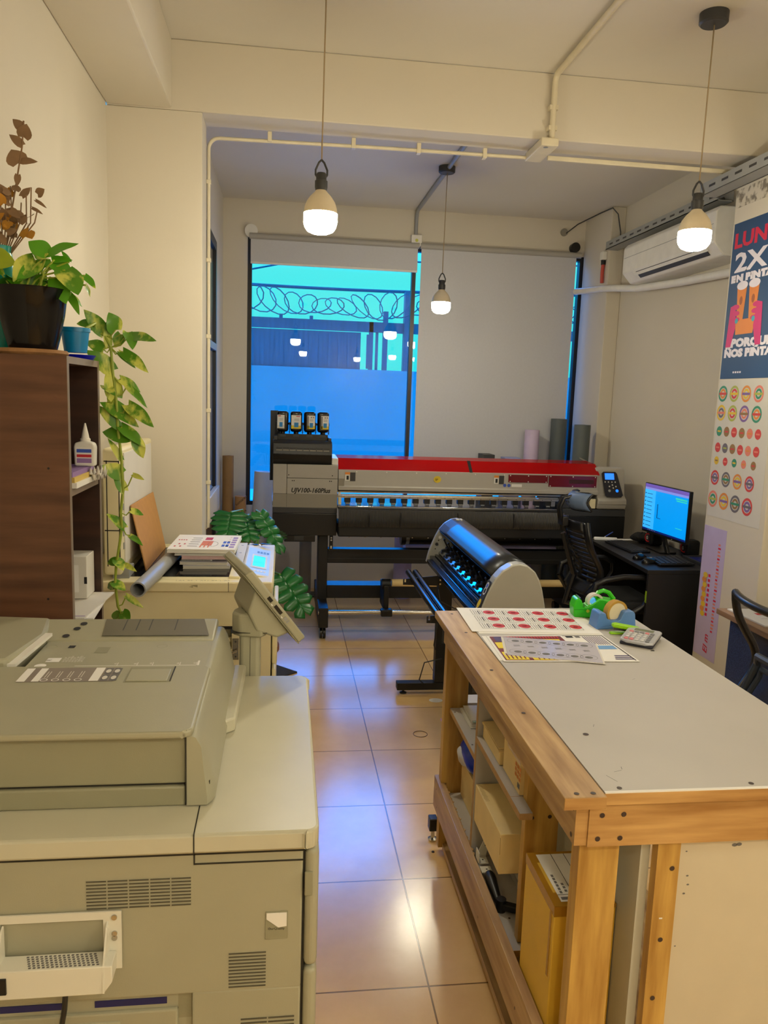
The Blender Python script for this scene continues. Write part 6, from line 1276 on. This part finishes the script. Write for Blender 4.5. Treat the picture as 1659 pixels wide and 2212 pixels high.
# ================================================================== POSTERS on the column
PX = 2.2988
PB = mat('poster_blue', (34, 70, 112), .5, var=.12, scale=1.5); PRED = mat('poster_red', (206, 30, 66), .5); PPINK = mat('poster_magenta', (206, 30, 110), .5); PWH = mat('poster_white', (226, 220, 232), .5); PORA = mat('poster_orange', (222, 130, 44), .5); PTEAL = mat('poster_teal', (60, 160, 176), .5)
t = thing('promo_poster', 'dark blue promotional poster with beer glasses on the column', 'poster', (PX, 3.71, 1.82), 'prints on the column')
b = MB(PB); b.box((PX, 3.47, 1.822), (PX + .001, 3.944, 2.612))
pt = lambda s_, y_, z_, w_, sz, m_, sh=0.0: b.text(s_, (PX, y_, z_), -Y, Z, sz, m_, width=w_, shear=sh, bold=.004, lift=.0006)
pt('LUNES', 3.925, 2.488, .42, .10, PRED); pt('2X1', 3.905, 2.365, .34, .13, PWH); pt('EN PINTAS', 3.925, 2.315, .40, .045, PWH)
def quad(pts, m_, l=.0006): b.poly([(PX - l, y_, z_) for y_, z_ in pts], m_)
for y0 in (3.86, 3.755):
    quad([(y0, 2.285), (y0 - .085, 2.285), (y0 - .07, 2.10), (y0 - .02, 2.10)], PORA)
    b.disc((PX - .0008, y0 - .0425, 2.29), -Y, Z, .048, .022, PWH, n=16); b.disc((PX - .001, y0 - .0425, 2.215), -Y, Z, .014, .022, mat('poster_amber', (160, 84, 30), .5), n=12)
quad([(3.85, 2.12), (3.68, 2.12), (3.69, 2.045), (3.84, 2.045)], PORA, .0009)
for sg, yc in ((1, 3.905), (-1, 3.63)):
    quad([(yc, 2.19), (yc - sg * .045, 2.20), (yc - sg * .06, 2.08), (yc - sg * .03, 1.985), (yc + sg * .015, 1.985)], PPINK, .0011)
    for k in range(3): b.disc((PX - .0013, yc - sg * (.05 + .006 * k), 2.185 - k * .032), -Y, Z, .030, .013, PPINK, n=12)
    b.disc((PX - .0015, yc - sg * .065, 2.115), -Y, Z, .014, m=PTEAL, n=12)
pt('\u00a1\u00a1PORQUE', 3.92, 1.985, .40, .055, PWH); pt('NOS PINTA', 3.925, 1.935, .42, .052, PWH); [b.rect((PX - .0006, 3.83 - k * .02, 1.85), -Y, Z, .014, .009, PWH) for k in range(4)]
b.build('printed_face', t)
t = thing('logo_sheet', 'pale sheet of small coloured round logos below the blue poster', 'poster', (PX, 3.71, 1.09), 'prints on the column')
b = MB(mat('logo_sheet_paper', (206, 202, 194), .6, var=.02)); b.box((PX, 3.468, 1.092), (PX + .001, 3.94, 1.818))
cols = [mat('logo_%s' % n_, c_, .6) for n_, c_ in (('green', (60, 140, 110)), ('olive', (170, 176, 80)), ('orange', (220, 140, 60)), ('red', (206, 70, 64)), ('yellow', (222, 186, 50)), ('violet', (130, 100, 160)), ('grey', (110, 104, 112)), ('salmon', (222, 130, 110)), ('brown', (150, 116, 70)))]
rows_ = [(1.745, 4, .042, (0, 1, 2, 7)), (1.645, 4, .042, (4, 1, 5, 0)), (1.548, 6, .026, (0, 8, 3, 8, 7, 3)), (1.462, 6, .026, (3, 6, 8, 3, 7, 3)), (1.392, 5, .022, (4, 3, 0, 7, 8)), (1.30, 4, .040, (3, 6, 2, 3)), (1.185, 4, .045, (7, 2, 6, 3))]
for zz, n_, r_, cc in rows_:
    for k in range(n_):
        yy = 3.90 - k * (.40 / (n_ - .2)); c = cols[cc[k]]
        b.disc((PX, yy, zz), -Y, Z, r_, m=c, n=20, lift=.0006, inner=.72 if n_ == 4 else 0)
        if n_ == 4:
            b.disc((PX, yy, zz), -Y, Z, r_ * .62, m=cols[(cc[k] + 2) % 9], n=16, lift=.0006, inner=.55); b.rect((PX - .0011, yy + r_ * .8, zz - .006), -Y, Z, r_ * 1.6, .012, cols[(cc[k] + 3) % 9])
        else: b.rect((PX - .0011, yy + r_ * .6, zz - .004), -Y, Z, r_ * 1.2, .008, cols[(cc[k] + 4) % 9])
b.build('printed_face', t)
t = thing('lavender_banner', 'narrow lavender sign with red vertical lettering under the logo sheet', 'sign', (PX, 3.85, .31), 'prints on the column')
b = MB(mat('lavender_vinyl', (190, 176, 214), .45, var=.03)); b.box((PX, 3.735, .315), (PX + .001, 3.952, 1.036))
b.text('El m', (PX, 3.815, .345), Z, Y, .06, PRED, lift=.0006, shear=.2, bold=.001)
for k in range(26):
    w_ = .012 + .018 * ((k * 7) % 5) / 5; b.rect((PX - .0006, 3.80 + .02 * ((k * 3) % 3) / 3, .47 + k * .019), -Y, Z, .014 + w_ * .5, .010, cols[7] if k % 3 else PRED)
for k in range(9): b.disc((PX, 3.895 + .008 * (k % 2), .55 + k * .027), -Y, Z, .022, .016, cols[2] if k % 2 else cols[4], n=10, lift=.0006 + .0002 * k); b.rect((PX - .0006, 3.868, .545 + k * .027), -Y, Z, .02, .016, PRED)
b.build('printed_face', t)

# ================================================================== SMALL THINGS ON THE FLOOR
b = MB(PAPER); b.disc((.862, 4.06, .0012), X, Y, .038, .030, n=24); b.bm.faces.ensure_lookup_table(); b.prism([(.862 + .03 * math.cos(a), 4.06 + .024 * math.sin(a), .0002) for a in [k * math.pi / 10 for k in range(20)]], (0, 0, .0008)); tag(b.build('round_sticker'), 'white round sticker on the floor by the cutter foot', 'sticker')
b = MB(mat('dull_ring', (120, 92, 64), .5)); b.tube(arc((.70, 3.63, .002), .035, 0, 2 * math.pi, 28, X, Y), .0016, n=6, caps=False); tag(b.build('loose_ring'), 'thin loose ring lying on the floor tiles', 'ring')
b = MB(mat('pink_scrap', (216, 160, 200), .5)); b.prism([(.835, 3.78, .0005), (.87, 3.79, .0005), (.865, 3.82, .0005), (.84, 3.815, .0005)], (0, 0, .001)); tag(b.build('paper_scrap'), 'small pink paper scrap on the floor near the bench', 'scrap')
b = MB(SCREW); b.lathe([(0, 0), (.006, 0), (.005, .003), (0, .004)], (.573, 2.62, .0003), n=12); tag(b.build('screw'), 'lone dark screw on the floor beside the bench toe rail', 'screw')
b = MB(mat('charcoal_floor_mat', (58, 56, 54), .9, bump=.4, bscale=200)); b.prism([(-.30, 4.40, .0005), (-.02, 4.42, .0005), (.10, 4.52, .0005), (-.04, 4.66, .0005), (-.30, 4.68, .0005)], (0, 0, .008)); tag(b.build('floor_mat'), 'charcoal floor mat peeking out behind the copiers', 'mat')
